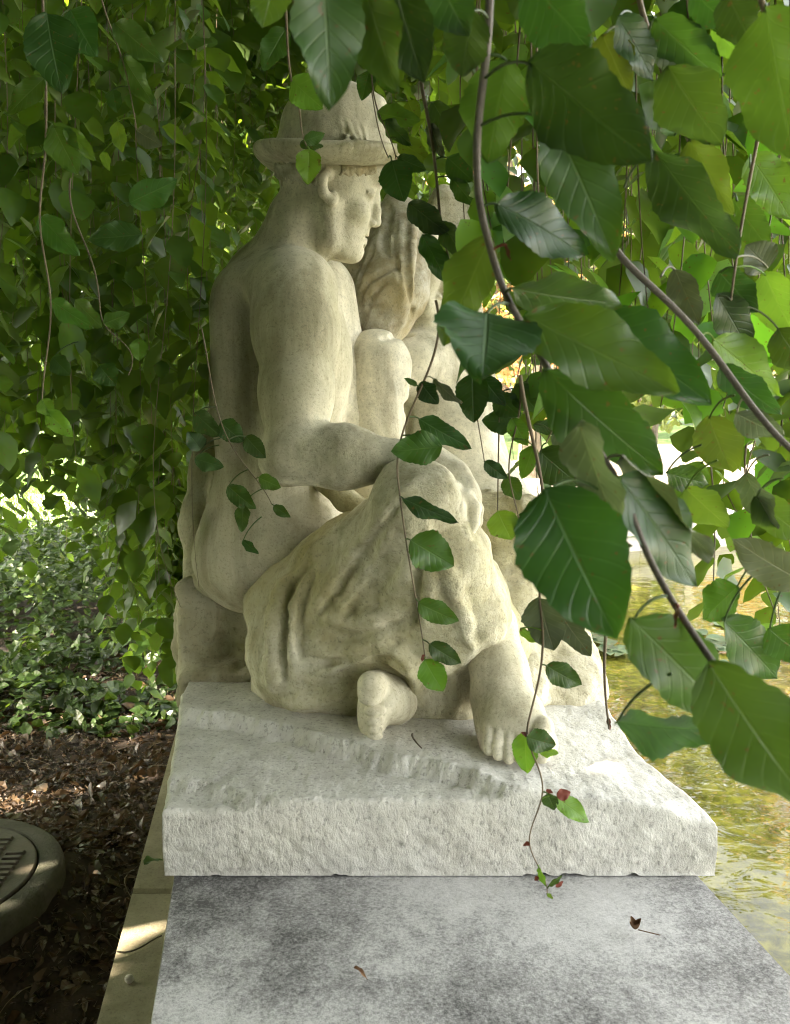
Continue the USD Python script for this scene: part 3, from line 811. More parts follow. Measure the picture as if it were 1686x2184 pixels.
E(803, 474, 10, 9, 0.012, 0.005)
for sgn in (-1, 1):
    E(793, 476, 10, 8, 0.0075, 0.004, 0, sgn * 0.0145)              # nostril wings
E(778, 490, 9, 12, 0.022, 0.006, 14)                     # upper lip
E(778, 499, 10, 6, 0.023, 0.003, 10)
E(770, 512, 10, 7, 0.021, 0.003, 20)                    # lower lip
C.cap(P(781, 505.5, HY - 0.032), P(781, 505.5, HY + 0.032), 0.0022, 0.0022, 0.003, cut=True)
E(772, 526, 9, 5, 0.022, 0.005, 20, cut=True)
E(754, 542, 13, 12, 0.018, 0.012)
# ear, near side
ear_y = HY - 0.088
C.chain([P(700, 368, ear_y), P(686, 385, ear_y - 0.010), P(690, 410, ear_y - 0.008), P(708, 428, ear_y)], [0.010, 0.0115, 0.0105, 0.010], 0.005)
E(712, 420, 9, 12, 0.010, 0.006, 0, -0.084)
C.cap(P(702, 382, ear_y - 0.004), P(705, 404, ear_y - 0.004), 0.006, 0.005, 0.004, cut=True)
# a little life in the surface
C.rough(0.0012, 22.0, 11, 2)
HEAD = C
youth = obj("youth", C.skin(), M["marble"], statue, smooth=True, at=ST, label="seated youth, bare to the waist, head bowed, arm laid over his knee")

# hair under the brim
C = Clay((-0.36, 1.74, 1.72), (-0.0, 2.04, 2.02), 0.0028)
rng = np.random.default_rng(4)
for px0, px1 in ((578, 676), (732, 800)):
    for px in np.arange(px0, px1, 6.0):
        for row in range(3):
            back = px < 700
            y0 = 351 + (9 if back else 5) * row + rng.uniform(-3, 3)
            L = rng.uniform(16, 30) if back else rng.uniform(5, 15)
            if back:
                L *= 0.75 + 0.5 * (px - 575) / 115
            x1 = px + rng.uniform(-12, 12)
            pts = [(px, y0), (px + rng.uniform(-5, 5), y0 + L * 0.55), (x1, y0 + L)]
            line = [HEAD.hit(a_, b_, 0.001) for a_, b_ in spline(np.array(pts, float), 6)]
            line = [q_ for q_ in line if q_ is not None and q_[1] < 2.0]
            if len(line) > 2:
                C.chain(line, np.linspace(0.0050, 0.0022, len(line)), 0.0015)
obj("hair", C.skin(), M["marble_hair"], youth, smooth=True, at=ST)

# the hat: felt crown and turned-up brim
C = Clay((-0.40, 1.64, 1.86), (0.08, 2.16, 2.18), 0.0040)
hc = P(712, 340, HY)
s_ = depth(hc) / PF
C.ell(P(710, 326, HY), (126 * s_, 0.116, 0.070), 0.02)
C.ell(P(713, 288, HY), (103 * s_, 0.104, 0.072), 0.03, rot_y(0))
C.ell(P(716, 250, HY), (78 * s_, 0.090, 0.050), 0.04, rot_y(-2))
C.ell(P(742, 226, HY), (46 * s_, 0.07, 0.032), 0.05, rot_y(14))
C.ell(P(655, 250, HY), (34 * s_, 0.07, 0.030), 0.05, rot_y(-40))
C.ell(P(800, 268, HY), (20 * s_, 0.06, 0.05), 0.04, rot_y(14))


def rimpt(t, ra, rb, dz):
    return hc + np.array([ra * math.cos(t) * s_, rb * math.sin(t), dz + 0.012 * math.cos(2 * t) - 0.004 * math.cos(t)])


for t in np.linspace(0, 2 * np.pi, 73)[:-1]:
    t2 = t + 2 * np.pi / 72
    for ra, rb, dz, r in ((122, 0.116, -0.016, 0.009), (134, 0.128, -0.016, 0.008), (144, 0.138, -0.014, 0.007), (153, 0.147, -0.010, 0.0065), (160, 0.154, -0.004, 0.006), (163, 0.157, 0.001, 0.0055)):
        C.cap(rimpt(t, ra, rb, dz), rimpt(t2, ra, rb, dz), r, r, 0.008)
C.ell(P(706, 372, HY), (112 * s_, 0.100, 0.030), 0.010, cut=True)
# a carved spray on the crown
for pts, r in (([(728, 258), (737, 285), (752, 312)], 0.006), ([(742, 254), (748, 280), (766, 306)], 0.007), ([(757, 258), (764, 285), (776, 312)], 0.006),
               ([(772, 262), (778, 285), (782, 300)], 0.005), ([(738, 292), (750, 306)], 0.005), ([(716, 270), (728, 250)], 0.005)):
    C.ridge(pts, r * 0.75, 0.004, 0.002, 8)
C.ridge([(733, 262), (740, 285), (752, 305)], 0.0035, 0.003, 0.0, 8, cut=True)
C.rough(0.0030, 16.0, 17, 3)
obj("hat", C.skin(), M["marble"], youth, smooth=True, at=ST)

# ---- cloth over the legs and round the hips
C = Clay((-0.56, 1.46, 0.83), (0.36, 2.22, 1.50), 0.0050)
C.chain([Q(655, 1318, 1.90), Q(765, 1215, 1.75), Q(885, 1088, 1.585)], [0.105, 0.090, 0.076], 0.04)
C.ell(Q(888, 1068, 1.575), (0.072, 0.080, 0.060), 0.03)
C.chain([Q(890, 1085, 1.575), Q(945, 1200, 1.60), Q(995, 1310, 1.625), Q(1030, 1360, 1.66)], [0.080, 0.084, 0.080, 0.060], 0.04)
C.cap(Q(1010, 1230, 1.70), Q(1070, 1370, 1.70), 0.05, 0.06, 0.05)
C.chain([Q(640, 1300, 1.86), Q(655, 1420, 1.80), Q(760, 1455, 1.75)], [0.12, 0.105, 0.075], 0.06)
C.ell(Q(800, 1340, 1.80), (0.22, 0.15, 0.18), 0.08)
C.ell(Q(780, 1260, 1.76), (0.13, 0.13, 0.13), 0.08)
C.ell(Q(890, 1290, 1.68), (0.11, 0.10, 0.15), 0.08)
C.ell(Q(860, 1450, 1.76), (0.17, 0.09, 0.11), 0.06)
C.ell(Q(950, 1480, 1.72), (0.12, 0.08, 0.10), 0.05)
C.ell(Q(700, 1380, 1.78), (0.13, 0.12, 0.12), 0.06)
C.cap(Q(590, 1470, 1.84), Q(720, 1490, 1.78), 0.055, 0.05, 0.05)
C.rough(0.008, 8.0, 23, 2)
for pts, r in (
    ([(645, 1215), (596, 1290), (584, 1390), (582, 1470)], 0.022),
    ([(700, 1190), (640, 1290), (628, 1390), (646, 1475)], 0.018),
    ([(880, 1030), (800, 1130), (715, 1230), (655, 1330)], 0.014),
    ([(876, 1075), (815, 1190), (740, 1290), (680, 1350)], 0.013),
    ([(884, 1110), (862, 1230), (800, 1330)], 0.011),
    ([(905, 1110), (918, 1230), (900, 1340)], 0.010),
    ([(935, 1170), (980, 1290), (1005, 1380)], 0.012),
    ([(690, 1310), (740, 1324), (800, 1318), (850, 1300)], 0.012),
    ([(660, 1370), (730, 1388), (800, 1366), (880, 1340)], 0.011),
    ([(640, 1440), (715, 1432), (765, 1398), (830, 1388), (878, 1416), (902, 1468), (912, 1515)], 0.019),
    ([(600, 1495), (690, 1488), (750, 1455)], 0.016),
    ([(845, 1418), (876, 1445), (888, 1500)], 0.010),
    ([(745, 1112), (690, 1165), (640, 1215)], 0.014),
    ([(930, 1400), (960, 1440), (970, 1510)], 0.010)):
    C.ridge(pts, r * 0.78, 0.018, 0.003)
for pts, r in (([(868, 1055), (770, 1185), (690, 1300)], 0.007), ([(618, 1250), (606, 1340), (604, 1450)], 0.010), ([(668, 1402), (740, 1410), (800, 1388)], 0.008),
               ([(896, 1190), (880, 1330)], 0.006), ([(860, 1100), (790, 1240), (730, 1315)], 0.006), ([(676, 1210), (640, 1300), (640, 1400)], 0.008), ([(700, 1450), (760, 1425), (830, 1408), (862, 1440)], 0.007)):
    C.ridge(pts, r * 0.7, 0.014, 0.0, cut=True)
C.ell(Q(1075, 1475, 1.56), (0.062, 0.10, 0.085), 0.02, rot_y(-18), cut=True)
for _p in ((812, 1490, 1.565),):
    C.ell(Q(*_p), (0.060, 0.075, 0.052), 0.012, cut=True)      # hollow round the left foot
C.rough(0.006, 16.0, 24, 2)
C.rough(0.0032, 48.0, 29, 2)
cloth = C.skin()
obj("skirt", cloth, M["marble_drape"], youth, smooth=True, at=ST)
# cloth hanging behind, and the roll at the waist
C = Clay((-0.66, 1.78, 1.02), (0.10, 2.36, 1.80), 0.006)
C.chain([Q(456, 900, 2.08), Q(452, 1000, 2.08), Q(452, 1120, 2.05), Q(462, 1235, 2.02)], [0.03, 0.045, 0.068, 0.072], 0.05)
C.chain([Q(470, 1010, 2.02), Q(480, 1130, 1.97), Q(470, 1235, 1.95)], [0.03, 0.045, 0.055], 0.03)
C.cap(Q(420, 1060, 2.03), Q(414, 1235, 1.99), 0.014, 0.026, 0.02)
C.cap(Q(445, 1060, 1.99), Q(440, 1240, 1.945), 0.012, 0.024, 0.02)
C.cap(Q(436, 1000, 2.0), Q(432, 1235, 1.94), 0.008, 0.010, 0.02, cut=True)
C.chain([Q(690, 1030, 1.86), Q(735, 1065, 1.83), Q(800, 1105, 1.78)], [0.022, 0.022, 0.022], 0.02)
C.rough(0.006, 14.0, 33, 3)
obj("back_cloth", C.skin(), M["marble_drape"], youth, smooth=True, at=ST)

# ---- the woman, farther along the stone
C = Clay((-0.24, 1.92, 1.00), (0.52, 2.85, 2.00), 0.0055)
C.ell(Q(868, 775, 2.36), (0.12, 0.15, 0.085), 0.05)
C.ell(Q(925, 850, 2.44), (0.150, 0.16, 0.16), 0.07)
C.ell(Q(960, 960, 2.38), (0.150, 0.16, 0.17), 0.07)
C.ell(Q(1000, 1080, 2.32), (0.170, 0.18, 0.14), 0.07)
C.cap(Q(830, 790, 2.26), Q(915, 762, 2.36), 0.066, 0.076, 0.03)
C.chain([Q(802, 780, 2.09), Q(799, 850, 2.07), Q(794, 940, 2.04), Q(797, 1020, 2.03)], [0.086, 0.079, 0.074, 0.068], 0.012)
C.ridge([(868, 812), (870, 860), (866, 930), (866, 990)], 0.012, 0.018, 0.002, cut=True)
C.ridge([(880, 712), (850, 716), (815, 722)], 0.006, 0.012, 0.0, cut=True)
C.cap(Q(1080, 1120, 2.15), Q(960, 1130, 2.22), 0.085, 0.10, 0.05)
C.chain([Q(905, 720, 2.40), Q(900, 650, 2.38)], [0.060, 0.055], 0.03)
WY = 2.34


def W(px, py, rx, rz, ry, k=0.012, deg=0.0, dy=0.0, cut=False):
    c = P(px, py, WY + dy)
    s = depth(c) / PF
    C.ell(c, (rx * s, ry, rz * s), k, rot_y(deg) if deg else None, cut)


W(880, 545, 62, 75, 0.085, 0.02, 18)
W(902, 600, 36, 62, 0.062, 0.03, 22)
W(905, 655, 26, 28, 0.045, 0.02)
W(918, 540, 18, 12, 0.05, 0.012)
W(930, 572, 10, 8, 0.018, 0.006, 0, -0.03, cut=True)
C.chain([P(924, 556, WY), P(938, 590, WY), P(946, 610, WY)], [0.012, 0.013, 0.016], 0.01)
W(936, 634, 9, 6, 0.022, 0.006)
W(931, 648, 9, 6, 0.02, 0.006)
W(918, 672, 15, 13, 0.024, 0.012)
C.rough(0.0015, 20.0, 41, 2)
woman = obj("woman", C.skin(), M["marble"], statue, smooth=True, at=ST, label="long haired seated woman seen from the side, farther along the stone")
C = Clay((-0.24, 2.00, 1.46), (0.28, 2.66, 2.08), 0.0048)
C.cap(Q(862, 478, 2.32), Q(855, 560, 2.32), 0.062, 0.080, 0.03)
C.chain([Q(838, 424, 2.30), Q(850, 455, 2.30), Q(880, 500, 2.30)], [0.020, 0.042, 0.05], 0.02)
C.chain([Q(815, 520, 2.30), Q(770, 620, 2.30), Q(748, 690, 2.30), Q(735, 745, 2.28)], [0.06, 0.085, 0.07, 0.030], 0.04)
C.chain([Q(815, 470, 2.30), Q(770, 560, 2.33), Q(740, 640, 2.33)], [0.03, 0.06, 0.07], 0.04)
C.chain([Q(820, 640, 2.24), Q(800, 700, 2.22), Q(780, 730, 2.22)], [0.07, 0.06, 0.03], 0.04)
C.chain([Q(845, 540, 2.26), Q(820, 640, 2.22), Q(810, 690, 2.22)], [0.06, 0.066, 0.04], 0.04)
C.chain([Q(870, 520, 2.26), Q(868, 620, 2.24), Q(850, 690, 2.25)], [0.05, 0.05, 0.03], 0.03)
for i in range(6):
    u = i / 5
    C.ridge([(836 + 44 * u, 450 + 30 * u), (800 + 68 * u, 540 + 34 * u), (766 + 92 * u, 640 + 14 * u), (734 + 112 * u, 722 - 22 * u)], 0.014, 0.022, 0.006, 12)
for pts, r in (([(852, 560), (812, 585), (783, 607), (770, 660), (762, 712)], 0.0055), ([(828, 598), (800, 630), (780, 670), (760, 710)], 0.006), ([(752, 672), (742, 700), (730, 722)], 0.006),
               ([(832, 440), (826, 480), (820, 520), (832, 548)], 0.011), ([(872, 470), (868, 560), (874, 620), (880, 676)], 0.009), ([(845, 470), (842, 530), (856, 600)], 0.004), ([(800, 520), (775, 580), (752, 640)], 0.005)):
    C.ridge(pts, r, 0.008, 0.001, 14, cut=True)
C.chain([Q(896, 478, 2.28), Q(902, 530, 2.255), Q(894, 600, 2.25), Q(890, 660, 2.25)], [0.03, 0.026, 0.020, 0.014], 0.02)
C.rough(0.006, 18.0, 43, 3)
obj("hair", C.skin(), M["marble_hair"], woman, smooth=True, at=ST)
# carved stone rising behind her
C = Clay((0.0, 2.45, 1.30), (0.42, 3.0, 2.20), 0.007)
C.block(Q(958, 480, 2.75), (0.045, 0.06, 0.055), 0.035, 0.03, rot_y(24))
C.cap(Q(955, 520, 2.75), Q(975, 900, 2.75), 0.07, 0.15, 0.05)
C.rough(0.010, 10.0, 47, 3)
obj("carved_rock", C.skin(), M["marble_rock"], statue, smooth=True, at=ST)


# ------------------------------------------------------------------ leaves
def leaf_shape(L, W, nv=14, nu=4, fold=0.18, curl=0.12, wave=0.03, seed=0, teeth=0.0, blunt=0.0):
    """A beech leaf in its own frame: base at the origin, tip along +y, upper face +z. Returns vertices, faces, uv."""
    r = np.random.default_rng(seed)
    v = np.linspace(0, 1, nv + 1)
    u = np.linspace(-1, 1, 2 * nu + 1)
    prof = np.sin(np.pi * np.clip(v, 0, 1) ** 0.86) ** 0.72 * (1 - 0.10 * v)
    prof = np.maximum(prof, 0.0)
    prof[0] = 0.03
    prof[-1] = 0.0
    if blunt:
        prof = np.where(v > 0.8, np.maximum(prof, blunt * np.sqrt(np.clip(1 - v, 0, 1) * 2)), prof)
    V, U = np.meshgrid(v, u, indexing="ij")
    wid = (prof * W / 2)[:, None]
    ph = r.uniform(0, 6.28, 4)
    edge = 1 + teeth * (np.abs(U) > 0.99) * np.where((np.arange(nv + 1) % 2)[:, None] == 0, 1, -1) + 0.04 * np.sin(V * 17 + ph[0]) * np.abs(U) ** 2
    X = U * wid * edge
    Yv = V * L - 0.10 * L * np.abs(U) ** 1.6 * np.sin(np.pi * V) * 0.5
    Z = fold * np.abs(U) * wid - curl * L * V ** 2 + wave * L * np.abs(U) ** 1.5 * np.sin(V * 12 + ph[1] + U * 0.8) + 0.35 * wave * L * np.sin(V * 5 + ph[2]) * U
    # the corrugation between the side veins
    Z = Z + 0.010 * W * np.abs(U) * np.cos(2 * np.pi * 8 * (V - 0.275 * np.abs(U)))
    pts = np.stack([X, Yv, Z], -1).reshape(-1, 3)
    m = 2 * nu + 1
    i, j = np.meshgrid(np.arange(nv), np.arange(2 * nu), indexing="ij")
    a = (i * m + j).ravel()
    f = np.vstack([np.stack([a, a + 1, a + m + 1], 1), np.stack([a, a + m + 1, a + m], 1)])
    uv = np.stack([(U + 1) / 2, V], -1).reshape(-1, 2)
    return pts, f, uv


def frame(B, T, roll=0.0, toward=None):
    a = T - B
    L = np.linalg.norm(a)
    a = a / L
    w = (EYE - B) if toward is None else np.asarray(toward, float)
    n = w - (w @ a) * a
    n = n / (np.linalg.norm(n) + 1e-9)
    s = np.cross(a, n)
    c, sn = math.cos(roll), math.sin(roll)
    n, s = n * c + s * sn, s * c - n * sn
    return L, np.stack([s, a, n], 1)


TREE_AT = np.array([-3.4, 1.0, 0.0])
beech = thing("weeping_beech", "weeping beech whose leafy branches hang all around and in front of the statue", "tree", TREE_AT)
counts = {"leaf": 0}


def branch(pts, r0, r1, n=40, mat="twig", label=None, wob=0.0, seed=0):
    """One hanging branch of the beech; returns the prim, to which its leaves are added, and its line."""
    line = spline(np.asarray(pts, float), n)
    if wob:
        line = line + (meshkit.fbm(line * 9, 2, seed)[:, None] - 0.5) * wob * np.array([[1, 0.5, 0]])
    m = tube(line, r0, r1, 7)
    return obj("branch", m, M[mat], beech, smooth=True, at=TREE_AT, label=label), line


def put_leaf(parent, B, T, W, roll, mat, stem=None, fold=0.18, curl=0.10, wave=0.045, seed=0, fine=True, label=None, teeth=0.025, toward=None, blunt=0.0):
    L, R = frame(B, T, roll, toward)
    # keep base and tip where they are told although the blade curls
    pts, f, uv = leaf_shape(L, W, 20 if fine else 12, 6 if fine else 3, fold, curl, wave, seed, teeth, blunt)
    pts[:, 2] += curl * L * (pts[:, 1] / L) * 0.9
    p = B + pts @ R.T
    if stem is not None:
        st = np.asarray(stem, float)
        mid = (st + B) / 2 + np.array([0, 0, 0.10]) * np.linalg.norm(st - B)
        t = tube(spline([st, mid, B + (T - B) * 0.03], 7), 0.0011 if fine else 0.0009, 0.0009, 5)
        uv = np.vstack([uv, np.tile([[0.5, 0.02]], (len(t.vertices), 1))])
        f = np.vstack([f, t.faces + len(p)])
        p = np.vstack([p, t.vertices])
    m = usdkit.mesh(stage, fresh(str(parent.GetPath()), "leaf"), trimesh.Trimesh(p - TREE_AT, f, process=False), M[mat], smooth=True, uv=uv)
    counts["leaf"] += 1
    return tag(m.GetPrim(), label)


def px_leaf(parent, b, t, w, Y, mat="leaf_mid", roll=0.0, dY=0.0, stem=None, seed=None, fine=True, **kw):
    """A leaf given by where its base and tip are seen, its apparent width, and its depth."""
    B, T = P(b[0], b[1], Y), P(t[0], t[1], Y + dY)
    s = depth((B + T) / 2) / PF
    W = w * s / max(0.45, math.cos(math.radians(roll)))
    if seed is None:
        seed = int(b[0] * 31 + t[1] * 17) % 99991
    st = None
    if stem is not None:
        st = stem[np.argmin(np.linalg.norm(stem - B, axis=1))] if np.ndim(stem) == 2 else stem
        if np.linalg.norm(st - B) > 0.06:
            st = B + (st - B) * 0.05 / np.linalg.norm(st - B)
    return put_leaf(parent, B, T, W, math.radians(roll), mat, st, seed=seed, fine=fine, **kw)


def px_line(*pts):
    return [P(*p) for p in pts]


# ------------------------------------------------------------------ near branches on the right
b1, l1 = branch(px_line((1052, -140, .60), (1045, 0, .60), (1040, 90, .60), (1022, 250, .60), (1022, 420, .60), (1048, 535, .60), (1078, 625, .60), (1140, 735, .59), (1240, 905, .57), (1322, 1035, .55),
                        (1372, 1160, .53), (1440, 1290, .51), (1530, 1425, .48)), 0.0029, 0.0021, 70, "twig_grey", "near grey brown branch slanting down across the right of the statue")
for args in (
    # base, tip, width, depth, material, roll, dY
    ((1132, 133), (1392, 345), 205, .56, "leaf_dark", 12, -.03),
    ((1085, 125), (1040, 348), 150, .60, "leaf_mid", 35, .02),
    ((1178, 250), (1312, 553), 150, .57, "leaf_dark", -22, -.02),
    ((1130, -50), (1258, 105), 150, .58, "leaf_dark", 25, 0),
    ((1060, 433), (1250, 545), 112, .60, "leaf_dark", -30, .03),
    ((1048, 500), (948, 738), 112, .62, "leaf_mid", 30, .02),
    ((1040, 664), (1030, 805), 236, .58, "leaf_dark", -8, -.07),
    ((1092, 614), (1326, 648), 105, .59, "leaf_mid", 28, .03),
    ((1120, 674), (1447, 838), 165, .56, "leaf_mid", -18, -.02),
    ((1160, 784), (1416, 1012), 160, .56, "leaf_mid", 20, .02),
    ((1162, 1040), (1316, 1366), 245, .50, "leaf_dark", 6, -.03),
    ((1344, 1316), (1572, 1544), 158, .50, "leaf_mid", -12, .02),
    ((1512, 1412), (1742, 1740), 205, .46, "leaf_dark", 22, -.02),
    ((1312, 1538), (1540, 1556), 120, .52, "leaf_dark", 70, -.02),
    ((1318, 1015), (1486, 1252), 130, .54, "leaf_dark", -40, .02),
    ((1236, 900), (1338, 1172), 95, .53, "leaf_grey", 55, .0),
    ((1330, 968), (1520, 1190), 75, .55, "leaf_grey", 58, .03),
    ((1010, 20), (985, 165), 110, .58, "leaf_dark", 30, .02),
):
    px_leaf(b1, args[0], args[1], args[2], args[3], args[4], args[5], args[6], stem=l1)
px_leaf(b1, (1080, 520), (1090, 556), 9, .595, "red_bud", 40, stem=l1)
px_leaf(b1, (1448, 1292), (1440, 1340), 10, .50, "red_bud", 40, stem=l1)

b2, l2 = branch(px_line((1150, 250, .80), (1240, 380, .80), (1320, 540, .78), (1400, 620, .77), (1500, 725, .76), (1600, 860, .74), (1760, 1010, .72)), 0.0034, 0.0028, 50, "twig_grey", "grey branch running down to the right edge of the frame")
for args in (
    ((1252, 668), (1520, 862), 155, .68, "leaf_dark", -15, -.03),
    ((1394, 318), (1576, 545), 125, .70, "leaf_dark", 40, .02),
    ((1440, 572), (1492, 690), 66, .85, "leaf_grey", 20, .02),
    ((1521, 722), (1660, 842), 98, .80, "leaf_bright", -22, .03),
    ((1536, 782), (1668, 886), 76, .78, "leaf_dark", 22, .0),
    ((1569, 880), (1674, 930), 66, .78, "leaf_grey", 30, .0),
    ((1512, 888), (1563, 1010), 104, .80, "leaf_yellow", 15, .02),
    ((1420, 1008), (1512, 1032), 62, .82, "leaf_mid", 10, .02),
    ((1462, 1040), (1555, 1125), 84, .82, "leaf_bright", 30, .0),
    ((1722, 1245), (1563, 1150), 96, .70, "leaf_grey", -24, .0),
    ((1575, 1250), (1500, 1322), 86, .76, "leaf_mid", 30, .02),
    ((1542, 1322), (1662, 1450), 108, .74, "leaf_mid", -20, .03),
    ((1640, 1340), (1730, 1410), 90, .74, "leaf_mid", 20, .0),
    ((1500, 985), (1440, 1090), 70, .86, "leaf_mid", 25, .0),
    ((1590, 1010), (1660, 1130), 60, .8, "leaf_grey", 50, .0),
    ((1610, 1060), (1720, 1150), 86, .8, "leaf_mid", 20, .0),
):
    px_leaf(b2, args[0], args[1], args[2], args[3], args[4], args[5], args[6], stem=l2)
b3, l3 = branch(px_line((1380, -120, .78), (1375, 40, .78), (1400, 110, .78), (1430, 200, .77), (1470, 300, .77), (1500, 400, .76)), 0.0028, 0.0016, 40, "twig", "brown branch with olive leaves hanging at the upper right")
for args in (
    ((1285, 72), (1343, 200), 100, .74, "leaf_yellow", 18, .0),
    ((1317, 34), (1396, 172), 76, .72, "leaf_dark", -35, .02),
    ((1398, 40), (1540, 168), 108, .74, "leaf_mid", 20, .02),
    ((1388, 66), (1486, 150), 96, .76, "leaf_mid", -25, .0),
    ((1424, 138), (1540, 308), 140, .72, "leaf_mid", 25, .02),
    ((1471, 296), (1566, 460), 90, .76, "leaf_yellow", 22, -.02),
    ((1440, 290), (1420, 220), 60, .79, "leaf_mid", 30, .0),
):
    px_leaf(b3, args[0], args[1], args[2], args[3], args[4], args[5], args[6], stem=l3)
b4, l4 = branch(px_line((1590, -130, .64), (1612, -40, .64), (1634, 30, .64), (1640, 190, .72), (1610, 330, .78), (1560, 640, .80)), 0.0024, 0.0012, 40, "twig", "thin branch with a large yellow green leaf at the top right corner")
for args in (
    ((1634, 14), (1695, 345), 185, .60, "leaf_mid", 25, .0),
    ((1552, -14), (1608, 100), 96, .68, "leaf_dark", 20, .0),
    ((1520, 60), (1590, 125), 60, .74, "leaf_bright", 15, .0),
    ((1480, -20), (1560, 60), 74, .72, "leaf_dark", 28, .0),
    ((1640, 572), (1592, 522), 84, .84, "leaf_grey", 20, .0),
    ((1535, 578), (1616, 668), 84, .82, "leaf_dark", 25, .0),
    ((1530, 628), (1600, 750), 80, .80, "leaf_dark", -22, .02),
    ((1631, 582), (1700, 725), 100, .82, "leaf_bright", 20, .02),
    ((1600, 330), (1690, 470), 96, .86, "leaf_bright", -25, .0),
    ((1560, 420), (1640, 530), 84, .9, "leaf_mid", 25, .0),
    ((1660, 700), (1730, 800), 90, .82, "leaf_mid", 15, .0),
):
    px_leaf(b4, args[0], args[1], args[2], args[3], args[4], args[5], args[6], stem=l4)
# blurred leaves overhead, nearest of all
b5, l5 = branch(px_line((620, -190, .52), (720, -130, .52), (850, -90, .54), (980, -70, .56)), 0.003, 0.002, 24, "twig", "branch just above the frame with big dark leaves over the hat")
for args in (
    ((688, -72), (706, 232), 158, .50, "leaf_dark", -18, .0),
    ((770, -60), (846, 195), 128, .54, "leaf_mid", 30, .0),
    ((840, -50), (905, 178), 128, .54, "leaf_dark", 22, .02),
    ((600, -80), (560, 60), 110, .60, "leaf_mid", 20, .0),
    ((930, -60), (1000, 80), 110, .56, "leaf_dark", 25, .02),
):
    px_leaf(b5, args[0], args[1], args[2], args[3], args[4], args[5], args[6], stem=l5)
# the branch end in front of the hat
b6, l6 = branch(px_line((600, -120, 1.0), (612, 60, 1.02), (622, 170, 1.05), (640, 240, 1.10), (647, 292, 1.12), (655, 312, 1.12)), 0.0018, 0.0009, 30, "twig")
for args in (
    ((649, 300), (694, 284), 30, 1.12, "leaf_mid", 20, .0),
    ((660, 316), (657, 394), 58, 1.12, "leaf_bright", 5, .0),
    ((640, 306), (690, 312), 22, 1.13, "leaf_mid", 40, .0),
    ((622, 168), (690, 232), 70, 1.05, "leaf_bright", 15, .0),
    ((610, 60), (560, 150), 60, 1.05, "leaf_mid", 20, .0),
):
    px_leaf(b6, args[0], args[1], args[2], args[3], args[4], args[5], args[6], stem=l6)
# stems right of the hat
b7, l7 = branch(px_line((880, -100, 1.18), (892, 100, 1.16), (900, 180, 1.15), (922, 300, 1.15), (936, 430, 1.15), (950, 520, 1.14), (962, 572, 1.14), (959, 615, 1.14)), 0.0034, 0.0012, 40, "twig", "dark stem hanging between the two carved heads")
for args in (
    ((923, 216), (972, 298), 52, 1.15, "leaf_dark", 15, .0),
    ((918, 262), (945, 336), 36, 1.15, "leaf_grey", 30, .0),
    ((955, 335), (1010, 386), 56, 1.15, "leaf_mid", 20, .0),
    ((872, 432), (962, 502), 60, 1.12, "leaf_dark", 25, .0),
    ((940, 470), (1000, 560), 46, 1.12, "leaf_dark", 30, .0),
    ((900, 500), (958, 610), 50, 1.12, "leaf_dark", -30, .0),
    ((965, 380), (1015, 440), 40, 1.16, "leaf_mid", 30, .0),
):
    px_leaf(b7, args[0], args[1], args[2], args[3], args[4], args[5], args[6], stem=l7)
b8, l8 = branch(px_line((770, -80, 1.26), (781, 95, 1.26), (790, 170, 1.26), (802, 246, 1.26), (815, 300, 1.26), (829, 336, 1.26)), 0.0013, 0.0007, 34, "twig")
b9, l9 = branch(px_line((800, -80, 1.24), (793, 104, 1.24), (796, 190, 1.24), (808, 240, 1.24), (830, 290, 1.24), (846, 345, 1.24)), 0.0016, 0.0008, 34, "twig")
for bb, ll, args in (
    (b9, l9, ((805, 240), (898, 258), 52, 1.24, "leaf_bright", 15, .0)),
    (b9, l9, ((822, 255), (880, 310), 36, 1.24, "leaf_mid", 40, .0)),
    (b9, l9, ((850, 297), (921, 348), 52, 1.25, "leaf_bright", 10, .0)),
    (b9, l9, ((848, 335), (912, 363), 36, 1.24, "leaf_dark", 15, .0)),
    (b8, l8, ((836, 342), (862, 430), 78, 1.22, "leaf_dark", 12, .0)),
    (b9, l9, ((800, 130), (850, 200), 48, 1.25, "leaf_mid", 15, .0)),
    (b8, l8, ((788, 150), (772, 215), 40, 1.25, "leaf_mid", 15, .0)),
    (b9, l9, ((870, 215), (893, 262), 44, 1.25, "leaf_bright", 15, .0)),
):
    px_leaf(bb, args[0], args[1], args[2], args[3], args[4], args[5], args[6], stem=ll)

# ------------------------------------------------------------------ the strand that hangs in front of the knees
s1, m1 = branch(px_line((930, 640, 1.02), (918, 780, 1.02), (897, 830, 1.02), (862, 915, 1.02), (848, 990, 1.02), (852, 1045, 1.02), (866, 1150, 1.02), (882, 1245, 1.02), (907, 1402, 1.02)), 0.0016, 0.0007, 60, "twig", "thin strand hanging down in front of the carved knee")
for args in (
    ((944, 952), (834, 963), 76, 1.01, "leaf_mid", 8, .0),
    ((893, 892), (1008, 957), 52, 1.03, "leaf_dark", 25, .0),
    ((858, 1062), (979, 1114), 38, 1.01, "leaf_dark", 35, .0),
    ((876, 1152), (969, 1208), 92, 1.01, "leaf_mid", -5, .0),
    ((892, 1286), (980, 1326), 54, 1.01, "leaf_mid", 15, .0),
    ((916, 1374), (985, 1416), 46, 1.01, "leaf_dark", 12, .0),
    ((906, 1408), (946, 1476), 64, 1.01, "leaf_bright", 10, .0),
    ((897, 815), (935, 862), 46, 1.02, "leaf_dark", 30, .0),
    ((890, 822), (862, 806), 14, 1.02, "leaf_mid", 20, .0),
    ((925, 808), (985, 862), 26, 1.03, "leaf_grey", 50, .0),
):
    px_leaf(s1, args[0], args[1], args[2], args[3], args[4], args[5], args[6], stem=m1, blunt=0.5)
